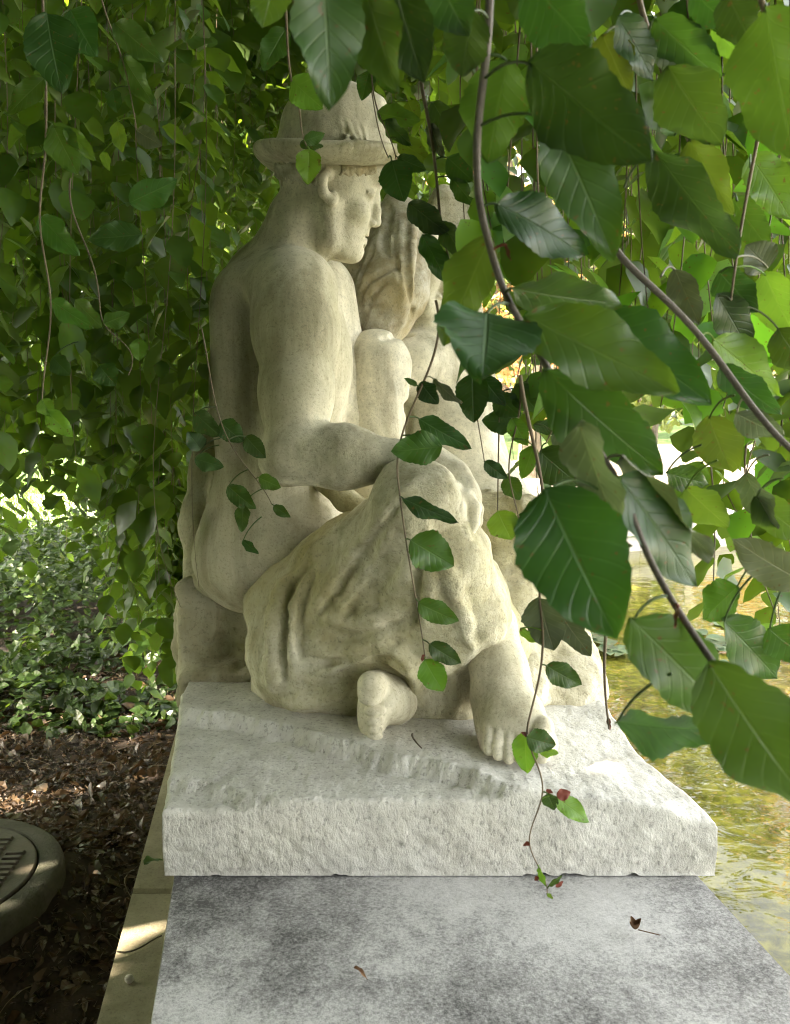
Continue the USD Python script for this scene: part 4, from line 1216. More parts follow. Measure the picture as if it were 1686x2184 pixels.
px_leaf(s1, (905, 1396), (900, 1412), 8, 1.01, "red_bud", 30)
# the strand farther right, which ends over the plinth
s2, m2 = branch(px_line((1110, 800, .92), (1140, 950, .92), (1160, 1080, .93), (1152, 1270, .94), (1158, 1345, .94), (1154, 1425, .94), (1130, 1530, .94), (1125, 1560, .94), (1142, 1620, .94), (1158, 1690, .94), (1130, 1798, .94), (1150, 1850, .94), (1168, 1908, .94)),
                0.0022, 0.0006, 80, "twig", "long zigzag strand that ends over the edge of the plinth")
for args in (
    ((1150, 1274), (1182, 1388), 92, .94, "leaf_grey", 20, .0),
    ((1190, 1300), (1262, 1400), 62, .95, "leaf_grey", 30, .0),
    ((1166, 1420), (1242, 1462), 56, .94, "leaf_dark", 10, .0),
    ((1124, 1572), (1186, 1590), 54, .93, "leaf_dark", 8, .0),
    ((1120, 1562), (1124, 1650), 58, .945, "leaf_bright", 10, .0),
    ((1150, 1602), (1192, 1606), 22, .945, "leaf_bright", 30, .0),
    ((1168, 1692), (1184, 1728), 36, .94, "leaf_dark", 20, .0),
    ((1186, 1700), (1258, 1754), 46, .94, "leaf_bright", -15, .0),
    ((1150, 1850), (1164, 1892), 14, .94, "leaf_bright", 40, .0),
    ((1172, 1890), (1200, 1868), 12, .94, "leaf_mid", 30, .0),
    ((1168, 1905), (1180, 1918), 9, .94, "leaf_yellow", 30, .0),
    ((1110, 1340), (1150, 1372), 22, .95, "leaf_bright", 35, .0),
):
    px_leaf(s2, args[0], args[1], args[2], args[3], args[4], args[5], args[6], stem=m2, blunt=0.5)
for b, t in (((1166, 1684), (1180, 1692)), ((1126, 1570), (1112, 1562)), ((1132, 1798), (1116, 1804)), ((1150, 1872), (1140, 1878)), ((1186, 1892), (1202, 1880))):
    px_leaf(s2, b, t, 10, .94, "red_bud", 30)
px_leaf(s2, (1188, 1698), (1218, 1690), 26, .935, "red_bud", 20)
# single leaves and stems right of the knee
s3, m3 = branch(px_line((1000, 780, 1.06), (1020, 900, 1.06), (1030, 960, 1.06), (1034, 985, 1.06)), 0.0011, 0.0006, 20, "twig")
s4, m4 = branch(px_line((1066, 860, 1.08), (1064, 960, 1.08), (1062, 1088, 1.08)), 0.0012, 0.0008, 20, "twig")
s5, m5 = branch(px_line((1110, 830, 1.06), (1090, 960, 1.06), (1086, 1000, 1.06), (1104, 1090, 1.06), (1112, 1130, 1.06)), 0.0013, 0.0007, 24, "twig")
s6, m6 = branch(px_line((1200, 820, 1.02), (1185, 900, 1.02), (1165, 945, 1.02)), 0.0014, 0.0008, 16, "twig")
s7, m7 = branch(px_line((1296, 1330, .86), (1290, 1400, .86), (1292, 1480, .86), (1300, 1555, .86)), 0.0020, 0.0011, 20, "twig", "straight bare twig hanging before the pond")
px_leaf(s7, (1298, 1528), (1302, 1558), 9, .86, "red_bud", 20)
for bb, ll, args in (
    (s3, m3, ((1034, 984), (1083, 1022), 34, 1.06, "leaf_dark", 12, .0)),
    (s3, m3, ((1008, 796), (1012, 902), 76, 1.04, "leaf_mid", 15, .0)),
    (s3, m3, ((1026, 800), (1078, 866), 52, 1.06, "leaf_dark", 28, .0)),
    (s4, m4, ((1062, 1090), (1092, 1152), 72, 1.08, "leaf_bright", 12, .0)),
    (s4, m4, ((1094, 904), (1028, 896), 56, 1.08, "leaf_mid", 12, .0)),
    (s5, m5, ((1092, 892), (1126, 952), 44, 1.06, "leaf_bright", 15, .0)),
    (s5, m5, ((1140, 950), (1114, 1022), 44, 1.05, "leaf_bright", 20, .0)),
    (s5, m5, ((1080, 1016), (1110, 1066), 46, 1.09, "leaf_mid", 15, .0)),
    (s6, m6, ((1152, 962), (1240, 1036), 92, 1.04, "leaf_mid", 8, .0)),
    (s6, m6, ((1138, 906), (1208, 916), 34, 1.06, "leaf_dark", 20, .0)),
    (s6, m6, ((1184, 916), (1236, 990), 46, 1.06, "leaf_grey", 25, .0)),
    (s6, m6, ((1100, 820), (1150, 880), 60, 1.06, "leaf_mid", 15, .0)),
    (s6, m6, ((1130, 800), (1158, 850), 40, 1.06, "leaf_grey", 15, .0)),
    (s5, m5, ((1060, 840), (1110, 890), 60, 1.07, "leaf_mid", 25, .0)),
    (s5, m5, ((1136, 1090), (1116, 1160), 56, 1.07, "leaf_dark", 30, .0)),
):
    px_leaf(bb, args[0], args[1], args[2], args[3], args[4], args[5], args[6], stem=ll, blunt=0.5)

# ------------------------------------------------------------------ strands at the left, nearer than the curtain
t1, n1 = branch(px_line((92, -120, 1.25), (98, 190, 1.25), (94, 350, 1.25), (85, 470, 1.25), (108, 640, 1.25), (98, 770, 1.25), (90, 852, 1.25)), 0.0021, 0.0010, 60, "twig", "long pale strand hanging at the far left")
for args in (
    ((100, 28), (132, 198), 118, 1.10, "leaf_dark", 15, .0),
    ((150, 20), (205, 120), 90, 1.15, "leaf_dark", 20, .0),
    ((96, 165), (14, 246), 50, 1.22, "leaf_mid", 20, .0),
    ((112, 264), (166, 372), 76, 1.25, "leaf_mid", 12, .0),
    ((138, 272), (204, 342), 38, 1.25, "leaf_bright", -15, .0),
    ((88, 852), (112, 888), 40, 1.25, "leaf_bright", 10, .0),
    ((98, 876), (156, 932), 44, 1.25, "leaf_bright", 10, .0),
    ((86, 462), (168, 545), 62, 1.26, "leaf_mid", 25, .0),
    ((108, 640), (200, 700), 44, 1.26, "leaf_mid", 30, .0),
):
    px_leaf(t1, args[0], args[1], args[2], args[3], args[4], args[5], args[6], stem=n1)
t2, n2 = branch(px_line((210, -100, 1.5), (230, 40, 1.5), (262, 130, 1.5), (282, 220, 1.5), (292, 275, 1.5)), 0.0018, 0.0009, 34, "twig")
for args in (
    ((244, 48), (346, 132), 66, 1.4, "leaf_dark", 15, .0),
    ((262, 120), (330, 225), 56, 1.5, "leaf_mid", 30, .0),
    ((240, 190), (250, 240), 36, 1.5, "leaf_mid", 15, .0),
    ((292, 278), (345, 310), 46, 1.5, "leaf_grey", 18, .0),
    ((248, 258), (262, 326), 34, 1.5, "leaf_bright", 20, .0),
    ((220, 322), (234, 364), 22, 1.5, "leaf_bright", 20, .0),
):
    px_leaf(t2, args[0], args[1], args[2], args[3], args[4], args[5], args[6], stem=n2)
t3, n3 = branch(px_line((150, 380, 1.5), (165, 480, 1.5), (200, 570, 1.5), (212, 640, 1.5), (222, 690, 1.5), (262, 730, 1.5), (274, 800, 1.5)), 0.0017, 0.0008, 40, "twig")
for args in (
    ((304, 500), (186, 510), 64, 1.42, "leaf_dark", 10, .0),
    ((276, 432), (378, 384), 66, 1.45, "leaf_mid", 20, .0),
    ((296, 722), (297, 770), 38, 1.45, "leaf_bright", 8, .0),
    ((212, 780), (248, 822), 58, 1.45, "leaf_mid", 8, .0),
    ((112, 762), (150, 800), 46, 1.48, "leaf_mid", 15, .0),
    ((160, 640), (220, 700), 44, 1.48, "leaf_mid", 35, .0),
    ((222, 690), (278, 668), 40, 1.5, "leaf_mid", 25, .0),
):
    px_leaf(t3, args[0], args[1], args[2], args[3], args[4], args[5], args[6], stem=n3, blunt=0.4)
t4, n4 = branch(px_line((430, 700, 1.45), (460, 860, 1.42), (500, 960, 1.40), (545, 1020, 1.40), (580, 1075, 1.40)), 0.0013, 0.0007, 34, "twig", "thin strand of leaves against the carved back")
for args in (
    ((470, 900), (520, 942), 52, 1.42, "leaf_dark", 10, .0),
    ((415, 880), (470, 930), 50, 1.42, "leaf_dark", 30, .0),
    ((416, 978), (478, 996), 40, 1.42, "leaf_dark", 15, .0),
    ((524, 930), (568, 978), 42, 1.42, "leaf_dark", 20, .0),
    ((486, 1036), (546, 1086), 44, 1.40, "leaf_mid", 20, .0),
    ((520, 1075), (516, 1135), 34, 1.40, "leaf_mid", 20, .0),
    ((552, 1018), (600, 1040), 36, 1.40, "leaf_mid", 25, .0),
    ((584, 1078), (620, 1104), 24, 1.40, "leaf_mid", 20, .0),
    ((518, 1152), (552, 1182), 20, 1.40, "leaf_mid", 30, .0),
    ((430, 960), (400, 920), 44, 1.44, "leaf_dark", 20, .0),
):
    px_leaf(t4, args[0], args[1], args[2], args[3], args[4], args[5], args[6], stem=n4, blunt=0.5)

# ------------------------------------------------------------------ the hanging curtain: many strands
LOW_V = np.array([[0, 0], [-.62, .16], [-1, .38], [-.86, .62], [-.45, .85], [0, 1], [.45, .85], [.86, .62], [1, .38], [.62, .16], [0, .2], [0, .4], [0, .62], [0, .84]])
LOW_F = np.array([[0, 10, 1], [1, 10, 11], [1, 11, 2], [2, 11, 3], [3, 11, 12], [3, 12, 4], [4, 12, 13], [4, 13, 5],
                  [0, 9, 10], [9, 11, 10], [9, 8, 11], [8, 7, 11], [7, 12, 11], [7, 6, 12], [6, 13, 12], [6, 5, 13]])


def many_leaves(pos, axis, normal, L, W, rng, fold=0.25, curl=0.18):
    """Vertices and faces of a crowd of leaves: base position, direction, upward side, length and width of each."""
    n = len(pos)
    a = axis / np.linalg.norm(axis, axis=1, keepdims=True)
    s = np.cross(a, normal)
    s /= np.linalg.norm(s, axis=1, keepdims=True) + 1e-9
    nn = np.cross(s, a)
    fo = fold * rng.uniform(0.2, 1.6, n)
    cu = curl * rng.uniform(-0.6, 1.6, n)
    x, y = LOW_V[:, 0], LOW_V[:, 1]
    ph = rng.uniform(0, 6.28, (n, 1))
    z = fo[:, None] * np.abs(x) * W[:, None] / 2 - cu[:, None] * L[:, None] * y ** 2 + 0.05 * L[:, None] * np.sin(9 * y + ph) * x
    p = pos[:, None] + s[:, None] * (x * W[:, None] / 2)[..., None] + a[:, None] * (y * L[:, None])[..., None] + nn[:, None] * z[..., None]
    f = LOW_F[None] + (np.arange(n) * len(LOW_V))[:, None, None]
    return p.reshape(-1, 3), f.reshape(-1, 3)


rng = np.random.default_rng(77)
leaf_pos, leaf_axis, leaf_nrm, leaf_len = [], [], [], []
twig_parts = []
strand_of, lines = [], []


def strand(top, bottom, rng, step=0.030, size=0.055, twig=0.0013, spread=1.0, keep=None):
    """A hanging strand with alternate leaves. keep: a branch prim to which its leaves go one by one."""
    top, bottom = np.asarray(top, float), np.asarray(bottom, float)
    L = np.linalg.norm(top - bottom)
    k = max(3, int(L / 0.22))
    t = np.linspace(0, 1, k)
    pts = top + (bottom - top) * t[:, None] + rng.normal(0, 0.018, (k, 3)) * np.array([1, 1, 0.3]) * spread
    line = spline(pts, max(6, int(L / 0.06)))
    n = max(2, int(L / step))
    q = np.linspace(0.0, 1, n) * (len(line) - 1)
    base = np.stack([np.interp(q, np.arange(len(line)), line[:, c]) for c in range(3)], 1)
    ang = rng.uniform(0, 6.28) + np.arange(n) * 2.6 + rng.normal(0, 0.5, n)
    out = np.stack([np.cos(ang), np.sin(ang), np.zeros(n)], 1)
    drop = rng.uniform(0.15, 1.3, n)
    ax = out * rng.uniform(0.5, 1.0, n)[:, None] - np.array([0, 0, 1.0]) * drop[:, None]
    ax /= np.linalg.norm(ax, axis=1, keepdims=True)
    nr = np.array([0, 0, 1.0]) + out * 0.9 + rng.normal(0, 0.45, (n, 3))
    ln = size * rng.uniform(0.6, 1.25, n)
    base = base + ax * 0.007
    return line, base, ax, nr, ln


def add_strand(top, bottom, rng, **kw):
    tw = kw.pop("twig", 0.0013)
    line, base, ax, nr, ln = strand(top, bottom, rng, **kw)
    leaf_pos.append(base), leaf_axis.append(ax), leaf_nrm.append(nr), leaf_len.append(ln)
    strand_of.append(np.full(len(base), len(lines)))
    lines.append((line, tw))


def px_strand(px, y0, y1, Y, rng, dx=0, **kw):
    add_strand(P(px, y0, Y), P(px + dx, y1, Y + rng.normal(0, 0.06)), rng, **kw)


# left curtain
for i in range(84):
    px = rng.uniform(-140, 440)
    Y = rng.uniform(1.75, 3.2)
    floor_y = np.interp(px, [-120, 0, 60, 130, 200, 260, 330, 400, 470], [1040, 1060, 1050, 1040, 1080, 1200, 1420, 1450, 1300])
    y1 = floor_y - abs(rng.normal(0, 170)) + rng.uniform(-30, 20)
    y0 = rng.uniform(-320, 300) if rng.random() < 0.6 else -300
    if y1 - y0 < 200:
        y0 = y1 - rng.uniform(250, 600)
    px_strand(px, y0, y1, Y, rng, dx=rng.normal(6, 24), size=0.078, step=0.034)
for i in range(80):
    px = rng.uniform(-200, 520)
    Y = rng.uniform(3.2, 5.2)
    floor_y = np.interp(px, [-120, 0, 60, 130, 200, 260, 330, 400, 470], [1000, 1010, 1000, 1000, 1030, 1180, 1380, 1420, 1300])
    px_strand(px, rng.uniform(-320, 200), floor_y - abs(rng.normal(0, 120)), Y, rng, dx=rng.normal(6, 24), size=0.078, step=0.032)
# lower fringe beside the rock
for i in range(34):
    px = rng.uniform(225, 395)
    Y = rng.uniform(2.4, 4.2)
    px_strand(px, rng.uniform(700, 1050), rng.uniform(1230, 1480), Y, rng, dx=rng.normal(10, 20), size=0.066)
for i in range(14):
    px = rng.uniform(-60, 250)
    px_strand(px, rng.uniform(600, 900), rng.uniform(1080, 1230), rng.uniform(2.4, 4.0), rng, dx=rng.normal(10, 20), size=0.066, step=0.045)
# behind the heads
for i in range(64):
    px = rng.uniform(330, 900)
    Y = rng.uniform(2.9, 4.8)
    px_strand(px, -330, rng.uniform(350, 900), Y, rng, dx=rng.normal(0, 20), size=0.078)
# right, over the pond
for i in range(54):
    px = rng.uniform(1000, 1760)
    Y = rng.uniform(0.95, 1.9)
    lim = np.interp(px, [860, 1000, 1150, 1300, 1450, 1600, 1760], [420, 560, 900, 860, 880, 980, 1040])
    y1 = lim - abs(rng.normal(0, 170))
    px_strand(px, -330, max(y1, 160), Y, rng, dx=rng.normal(0, 26), size=0.066, step=0.036)
for i in range(66):
    px = rng.uniform(860, 1800)
    Y = rng.uniform(1.9, 4.2)
    lim = np.interp(px, [860, 1000, 1150, 1300, 1450, 1600, 1760], [480, 700, 960, 900, 880, 1000, 1040])
    y1 = lim - abs(rng.normal(0, 190))
    px_strand(px, -330, max(y1, 160), Y, rng, dx=rng.normal(0, 26), size=0.076, step=0.034)
for i in range(12):
    px = rng.uniform(1110, 1270)
    px_strand(px, rng.uniform(560, 760), rng.uniform(860, 1120), rng.uniform(1.3, 1.9), rng, dx=rng.normal(0, 15), size=0.056)
for i in range(12):
    px = rng.uniform(1480, 1740)
    px_strand(px, rng.uniform(760, 960), rng.uniform(1100, 1400), rng.uniform(0.95, 1.6), rng, dx=rng.normal(20, 25), size=0.060)
P_ = np.vstack(leaf_pos)
A_, N_, L_ = np.vstack(leaf_axis), np.vstack(leaf_nrm), np.concatenate(leaf_len)
ok = depth(P_.T) > 0.92
# no leaf inside the stone
ok &= ~((np.abs(P_[:, 0] + 0.03) < 0.50) & (P_[:, 1] > 1.5) & (P_[:, 1] < 2.75) & (P_[:, 2] < 2.02) & ((P_[:, 0] > -0.42) | (P_[:, 2] < 1.5)))
GAPS = ((G(262, 2085, 0.45), 0.085), (G(300, 2003, 0.45), 0.05), (G(330, 1945, 0.45), 0.04), (G(5, 1716, 0.05), 0.15), (G(165, 2052, 0.06), 0.07),
        (P(572, 462, 1.86), 0.05), (P(540, 502, 1.84), 0.05), (G(1312, 1630, 0.83), 0.075), (G(60, 1905, 0.25), 0.08))


def clear_of_sun(p, more):
    good = np.ones(len(p), bool)
    for q_, r_ in GAPS:
        w = p - q_
        along = w @ SUN
        good &= ~((along > 0.15) & (np.linalg.norm(w - along[:, None] * SUN, axis=1) < r_ + more))
    return good


ok &= clear_of_sun(P_, 0.01)
# the strands nearest to the viewer are branches of their own, leaf by leaf; the others stay one mass
S_ = np.concatenate(strand_of)
dd = depth(P_.T)
sx_, sy_ = P_[:, 0] / dd * PF + PW / 2, PH / 2 - ((P_[:, 2] - EYE[2]) * math.cos(PITCH) + P_[:, 1] * math.sin(PITCH)) / dd * PF
seen = ok & (sx_ > -20) & (sx_ < PW + 20) & (sy_ > -20) & (sy_ < PH)
W_ = L_ * rng.uniform(0.62, 0.86, len(L_))
near = sorted((dd[S_ == k].mean(), k) for k in range(len(lines)) if (seen & (S_ == k)).sum() >= 5)
single = np.zeros(len(P_), bool)
for _, k in near:
    sel = seen & (S_ == k)
    if counts["leaf"] + sel.sum() > 299:
        continue
    line, tw = lines[k]
    br = obj("branch", tube(line, tw * 1.2, tw * 0.5, 5), M["twig"], beech, smooth=True, at=TREE_AT)
    for i in np.flatnonzero(sel):
        vv, ff = many_leaves(P_[i:i + 1], A_[i:i + 1], N_[i:i + 1], L_[i:i + 1], W_[i:i + 1], rng)
        obj("leaf", trimesh.Trimesh(vv, ff, process=False), M["foliage"], br, smooth=True, at=TREE_AT)
    counts["leaf"] += int(sel.sum())
    single |= sel
    lines[k] = None
twig_parts = [tube(l_, t_ * 1.2, t_ * 0.5, 4) for x_ in lines if x_ for l_, t_ in [x_]]
ok &= ~single
v1, f1 = many_leaves(P_[ok], A_[ok], N_[ok], L_[ok], W_[ok], rng)
n_curtain = int(ok.sum())

# the crown that closes overhead and to the left, out of the picture: added leaf masses shade the group and let flecks of sun through
def scatter_box(n, x, y, z):
    return np.stack([rng.uniform(*x, n), rng.uniform(*y, n), rng.uniform(*z, n)], 1)


roof = scatter_box(19000, (-4.8, 0.5), (-4.2, 4.8), (2.7, 5.0))
roof = roof[~((roof[:, 1] > 1.4) & (roof[:, 0] < -1.3) & (rng.random(len(roof)) < 0.7))]
back_roof = scatter_box(9000, (-6.0, 0.3), (4.6, 9.0), (3.0, 5.5))
left_wall = scatter_box(9000, (-4.6, -1.75), (-3.8, 1.3), (0.4, 3.4))
left_wall = left_wall[left_wall[:, 0] < -0.60 * np.maximum(left_wall[:, 1], 0.2) - 1.0]
behind = scatter_box(9000, (-4.4, 1.5), (-4.6, -2.4), (0.3, 3.6))  # unseen leaves added behind the camera to cut the frontal light
# unseen disc of leaves added to keep the low sun off the group
e1 = np.cross(SUN, [0, 0, 1.0]); e1 /= np.linalg.norm(e1)
e2 = np.cross(e1, SUN)
k_ = 17000
rr_, aa_ = 2.3 * np.sqrt(rng.random(k_)), rng.uniform(0, 6.283, k_)
bough = np.array([-0.1, 1.6, 1.0]) + SUN * rng.uniform(2.3, 4.8, k_)[:, None] + e1 * (rr_ * np.cos(aa_))[:, None] + e2 * (rr_ * np.sin(aa_))[:, None]
side = scatter_box(9000, (-7.5, -4.0), (-0.5, 7.0), (0.3, 4.2))  # unseen leaves added to keep the sun off the ground cover
side = side[meshkit.fbm(side * 1.1, 3, 17) > 0.45]
over_camera = scatter_box(2600, (0.3, 1.9), (-1.8, 0.8), (2.45, 3.6))  # unseen leaves added to dim the near branches and the light from the front
bough = bough[~((((bough - [-0.1, 1.6, 1.0]) @ e1) > 0.95) & (rng.random(len(bough)) < 0.8))]
left_wall = left_wall[~((left_wall[:, 1] > -0.3) & (rng.random(len(left_wall)) < 0.5))]
cp = np.vstack([over_camera, roof, back_roof, left_wall, behind, bough, side])
cp = cp[(meshkit.fbm(cp * 1.3, 3, 91) > 0.27) & (cp[:, 2] > 0.25)]
# nothing of it hangs within the camera's view near by
cd = cp[:, 1] * math.cos(PITCH) - (cp[:, 2] - EYE[2]) * math.sin(PITCH)
cu = cp[:, 0] / np.maximum(cd, 1e-3) * PF
cv = ((cp[:, 2] - EYE[2]) * math.cos(PITCH) + cp[:, 1] * math.sin(PITCH)) / np.maximum(cd, 1e-3) * PF
cp = cp[~((cd > 0.0) & (np.abs(cu) < PW / 2 + 260) & (cv < PH / 2 + 260) & (cd < 2.6))]
# gaps through which the sun falls in a few places
cp = cp[clear_of_sun(cp, 0.05)]
n = len(cp)
ca = rng.normal(0, 1, (n, 3)) * np.array([1, 1, 0.5]) - np.array([0, 0, 0.5])
cn = np.array([0, 0, 1.0]) + rng.normal(0, 0.5, (n, 3))
cl = rng.uniform(0.11, 0.18, n) * np.where(cp[:, 1] < -1.5, 1.5, np.where(cp[:, 2] > 2.7, 1.45, 1.0))
v2, f2 = many_leaves(cp, ca, cn, cl, cl * 0.75, rng)
obj("foliage", (np.vstack([v1, v2]), np.vstack([f1, f2 + len(v1)])), M["foliage"], beech, smooth=True, at=TREE_AT, kind="stuff")  # hanging curtain joined with the added leaves that block light
obj("twigs", join(twig_parts), M["twig"], beech, at=TREE_AT, kind="stuff")
# trunk and limbs
tr = tube(spline([(-3.4, 1.0, -0.1), (-3.38, 1.0, 1.2), (-3.3, 1.05, 2.6), (-3.1, 1.1, 4.2), (-2.7, 1.3, 5.6)], 20), 0.30, 0.13, 14)
tr.vertices[:, :2] += (meshkit.fbm(tr.vertices * 6, 3, 2)[:, None] - 0.5) * 0.06
obj("trunk", tr, M["bark"], beech, smooth=True, at=TREE_AT)
for pts, r in (([(-3.3, 1.05, 2.6), (-2.2, 1.6, 3.5), (-0.8, 2.3, 3.9), (0.6, 2.6, 3.7), (1.6, 2.6, 3.2)], 0.11), ([(-3.2, 1.1, 3.4), (-2.4, 2.6, 4.2), (-1.4, 3.8, 4.3), (-0.2, 4.6, 4.0)], 0.10),
               ([(-3.3, 1.0, 3.0), (-2.2, 0.2, 3.7), (-0.8, -0.4, 3.9), (0.7, 0.2, 3.5), (1.2, 0.9, 2.9)], 0.10), ([(-3.35, 1.0, 2.9), (-3.0, -0.8, 3.8), (-2.2, -2.2, 4.0)], 0.09)):
    obj("limb", tube(spline(pts, 24), r, 0.015, 8), M["bark"], beech, smooth=True, at=TREE_AT)
print("leaves:", counts, n_curtain, n)


# ------------------------------------------------------------------ what lies on the ground
rng = np.random.default_rng(5)
n = 24000
y = 1.0 + 3.6 * rng.random(n) ** 0.9
x = -0.33 - 0.17 * (y - 1) * 0.6 - rng.random(n) * (0.65 + 0.42 * y)
keep = (np.hypot(x - WC[0], y - WC[1]) > 0.36) & (x < np.vectorize(ox)(y) - 0.01)
x, y = x[keep], y[keep]
n = len(x)
pos = np.stack([x, y, ground_z(x, y) + rng.uniform(0.0, 0.014, n)], 1)
ax = rng.normal(0, 1, (n, 3)) * np.array([1, 1, 0.35])
nr = np.array([0, 0, 1.0]) + rng.normal(0, 0.6, (n, 3))
ln = rng.choice([0.014, 0.022, 0.036, 0.055], n, p=[0.5, 0.32, 0.13, 0.05]) * rng.uniform(0.7, 1.3, n)
v, f = many_leaves(pos, ax, nr, ln, ln * rng.uniform(0.25, 0.8, n), rng, fold=0.7, curl=0.5)
obj("leaf_litter", (v, f), M["litter"], kind="stuff", label="brown dry leaf litter covering the mulch by the ledge")
sticks = []
for i in range(150):
    yy = 1.1 + 3.2 * rng.random()
    xx = ox(yy) - 0.05 - rng.random() * (0.5 + 0.4 * yy)
    if math.hypot(xx - WC[0], yy - WC[1]) < 0.40:
        continue
    a = rng.uniform(0, 6.28)
    L = rng.uniform(0.04, 0.22)
    z = ground_z(xx, yy) + 0.012
    sticks.append(tube(spline([(xx, yy, z), (xx + L / 2 * math.cos(a), yy + L / 2 * math.sin(a), z + 0.012), (xx + L * math.cos(a + .2), yy + L * math.sin(a + .2), z)], 6), 0.0016, 0.0009, 4))
obj("dry_sticks", join(sticks), M["twig"], kind="stuff", label="thin dry sticks strewn over the mulch")

# ground cover under the curtain
n = 13000
yy = rng.uniform(3.5, 8.6, n)
xx = rng.uniform(-0.62, -0.10, n) * yy
patch = meshkit.fbm(np.stack([xx * 1.1, yy * 1.1, 0 * xx], -1), 3, 12)
h = np.clip((patch - 0.28) * 2.6, 0, 1) * np.clip((yy - 3.5) / 0.9, 0.12, 1) * 0.62
keep = h > 0.03
xx, yy, h = xx[keep], yy[keep], h[keep]
n = len(xx)
pos = np.stack([xx, yy, 0.02 + h * rng.random(n) ** 0.55], 1)
ax = rng.normal(0, 1, (n, 3)) * np.array([1, 1, 0.5])
nr = np.array([0, -0.25, 1.0]) + rng.normal(0, 0.4, (n, 3))
ln = rng.uniform(0.04, 0.085, n)
v, f = many_leaves(pos, ax, nr, ln, ln * rng.uniform(0.6, 0.9, n), rng)
obj("ground_cover", (v, f), M["shrub"], kind="stuff", label="low leafy ground cover growing beyond the mulch")
# grass of the lawn behind, as tufts
n = 14000
yy = rng.uniform(8.0, 15.0, n)
xx = rng.uniform(-0.60, 0.0, n) * yy
pos = np.stack([xx, yy, np.full(n, 0.0)], 1)
ax = np.array([0, 0, 1.0]) + rng.normal(0, 0.4, (n, 3))
nr = rng.normal(0, 1, (n, 3)) * np.array([1, 1, 0.2])
ln = rng.uniform(0.05, 0.13, n)
v, f = many_leaves(pos, ax, nr, ln, ln * 0.16, rng)
obj("lawn_grass", (v, f), M["lawn"], kind="stuff", label="short sunlit grass of the lawn in the background")


# ------------------------------------------------------------------ trees in the distance
def tree(name, label, x, y, h, r, m, seed, n=4500, trunk_r=0.22, low=0.18, leaf=0.17, group=None):
    g = np.random.default_rng(seed)
    at = np.array([x, y, 0.0])
    t = thing(name, label, "tree", at, group=group)
    top = np.array([x + g.normal(0, 0.3), y + g.normal(0, 0.3), h * 0.75])
    tk = tube(spline([(x, y, -0.1), (x + 0.1, y, h * 0.3), top], 14), trunk_r, trunk_r * 0.3, 10)
    tk.vertices[:, :2] += (meshkit.fbm(tk.vertices * 3, 3, seed)[:, None] - 0.5) * trunk_r * 0.6
    obj("trunk", tk, M["bark"], t, smooth=True, at=at)
    centres = []
    for i in range(26):
        a, e = g.uniform(0, 6.28), g.uniform(-1, 1)
        rr = r * g.uniform(0.45, 0.95)
        c = np.array([x + rr * math.cos(a) * math.sqrt(1 - e * e * 0.7), y + rr * math.sin(a) * math.sqrt(1 - e * e * 0.7), h * (low + 1) / 2 + e * h * (1 - low) / 2 * 0.86])
        centres.append(c)
        if i < 9:
            s = np.array([x, y, max(0.3, c[2] * 0.55)])
            obj("limb", tube(spline([s, (s + c) / 2 + [0, 0, 0.3], c], 8), trunk_r * 0.32, 0.02, 6), M["bark"], t, smooth=True, at=at)
    centres = np.array(centres)
    k = g.integers(0, len(centres), n)
    d = g.normal(0, 1, (n, 3))
    d /= np.linalg.norm(d, axis=1, keepdims=True)
    p = centres[k] + d * (r * 0.36 * g.random(n) ** 0.45)[:, None] * np.array([1, 1, 0.8])
    p = p[p[:, 2] > 0.15]
    n = len(p)
    axx = g.normal(0, 1, (n, 3)) - np.array([0, 0, 0.5])
    nrm = np.array([0, 0, 0.8]) + g.normal(0, 0.7, (n, 3))
    ll = leaf * g.uniform(0.6, 1.3, n)
    vv, ff = many_leaves(p, axx, nrm, ll, ll * 0.8, g)
    obj("crown", (vv, ff), M[m], t, at=at)
    return t


for name, label, x, y, h, r, m in (
    ("copper_beech", "copper leaved tree across the pond, nearest behind the woman's head", 2.4, 15.5, 9.0, 3.2, "copper"),
    ("copper_beech", "copper leaved tree across the pond, at the right behind the near branch", 8.2, 17.5, 9.5, 3.4, "copper"),
    ("background_tree", "green tree across the pond with its dark trunk seen at the upper right", 3.6, 12.8, 8.5, 2.2, "far_green"),
    ("background_tree", "green tree beyond the far pond kerb at the right edge", 12.8, 16.0, 9.0, 3.6, "far_green"),
    ("background_tree", "green tree behind the youth's hat, far across the lawn", -1.6, 19.0, 10.0, 3.8, "far_green"),
    ("background_tree", "green tree on the lawn at the far left", -8.8, 17.0, 9.5, 4.0, "far_green"),
    ("background_tree", "tall green tree far behind the sunlit path", 6.0, 28.0, 13.0, 5.2, "far_green"),
    ("background_tree", "tall green tree far behind the lawn, left of the hat", -6.0, 27.0, 13.0, 5.5, "far_green"),
    ("copper_beech", "tall copper leaved tree far off between green crowns", 0.8, 27.0, 13.0, 4.6, "copper"),
    ("background_tree", "wide green tree far off at the right of the path", 14.5, 27.0, 12.0, 5.5, "far_green"),
    ("background_tree", "wide green tree far off at the left of the lawn", -14.5, 26.0, 12.0, 5.5, "far_green"),
):
    tree(name, label, x, y, h, r, m, int(abs(x * 37) + y * 11), trunk_r=0.22 if y < 20 else 0.35, leaf=0.15 if y < 20 else 0.24, low=0.12)
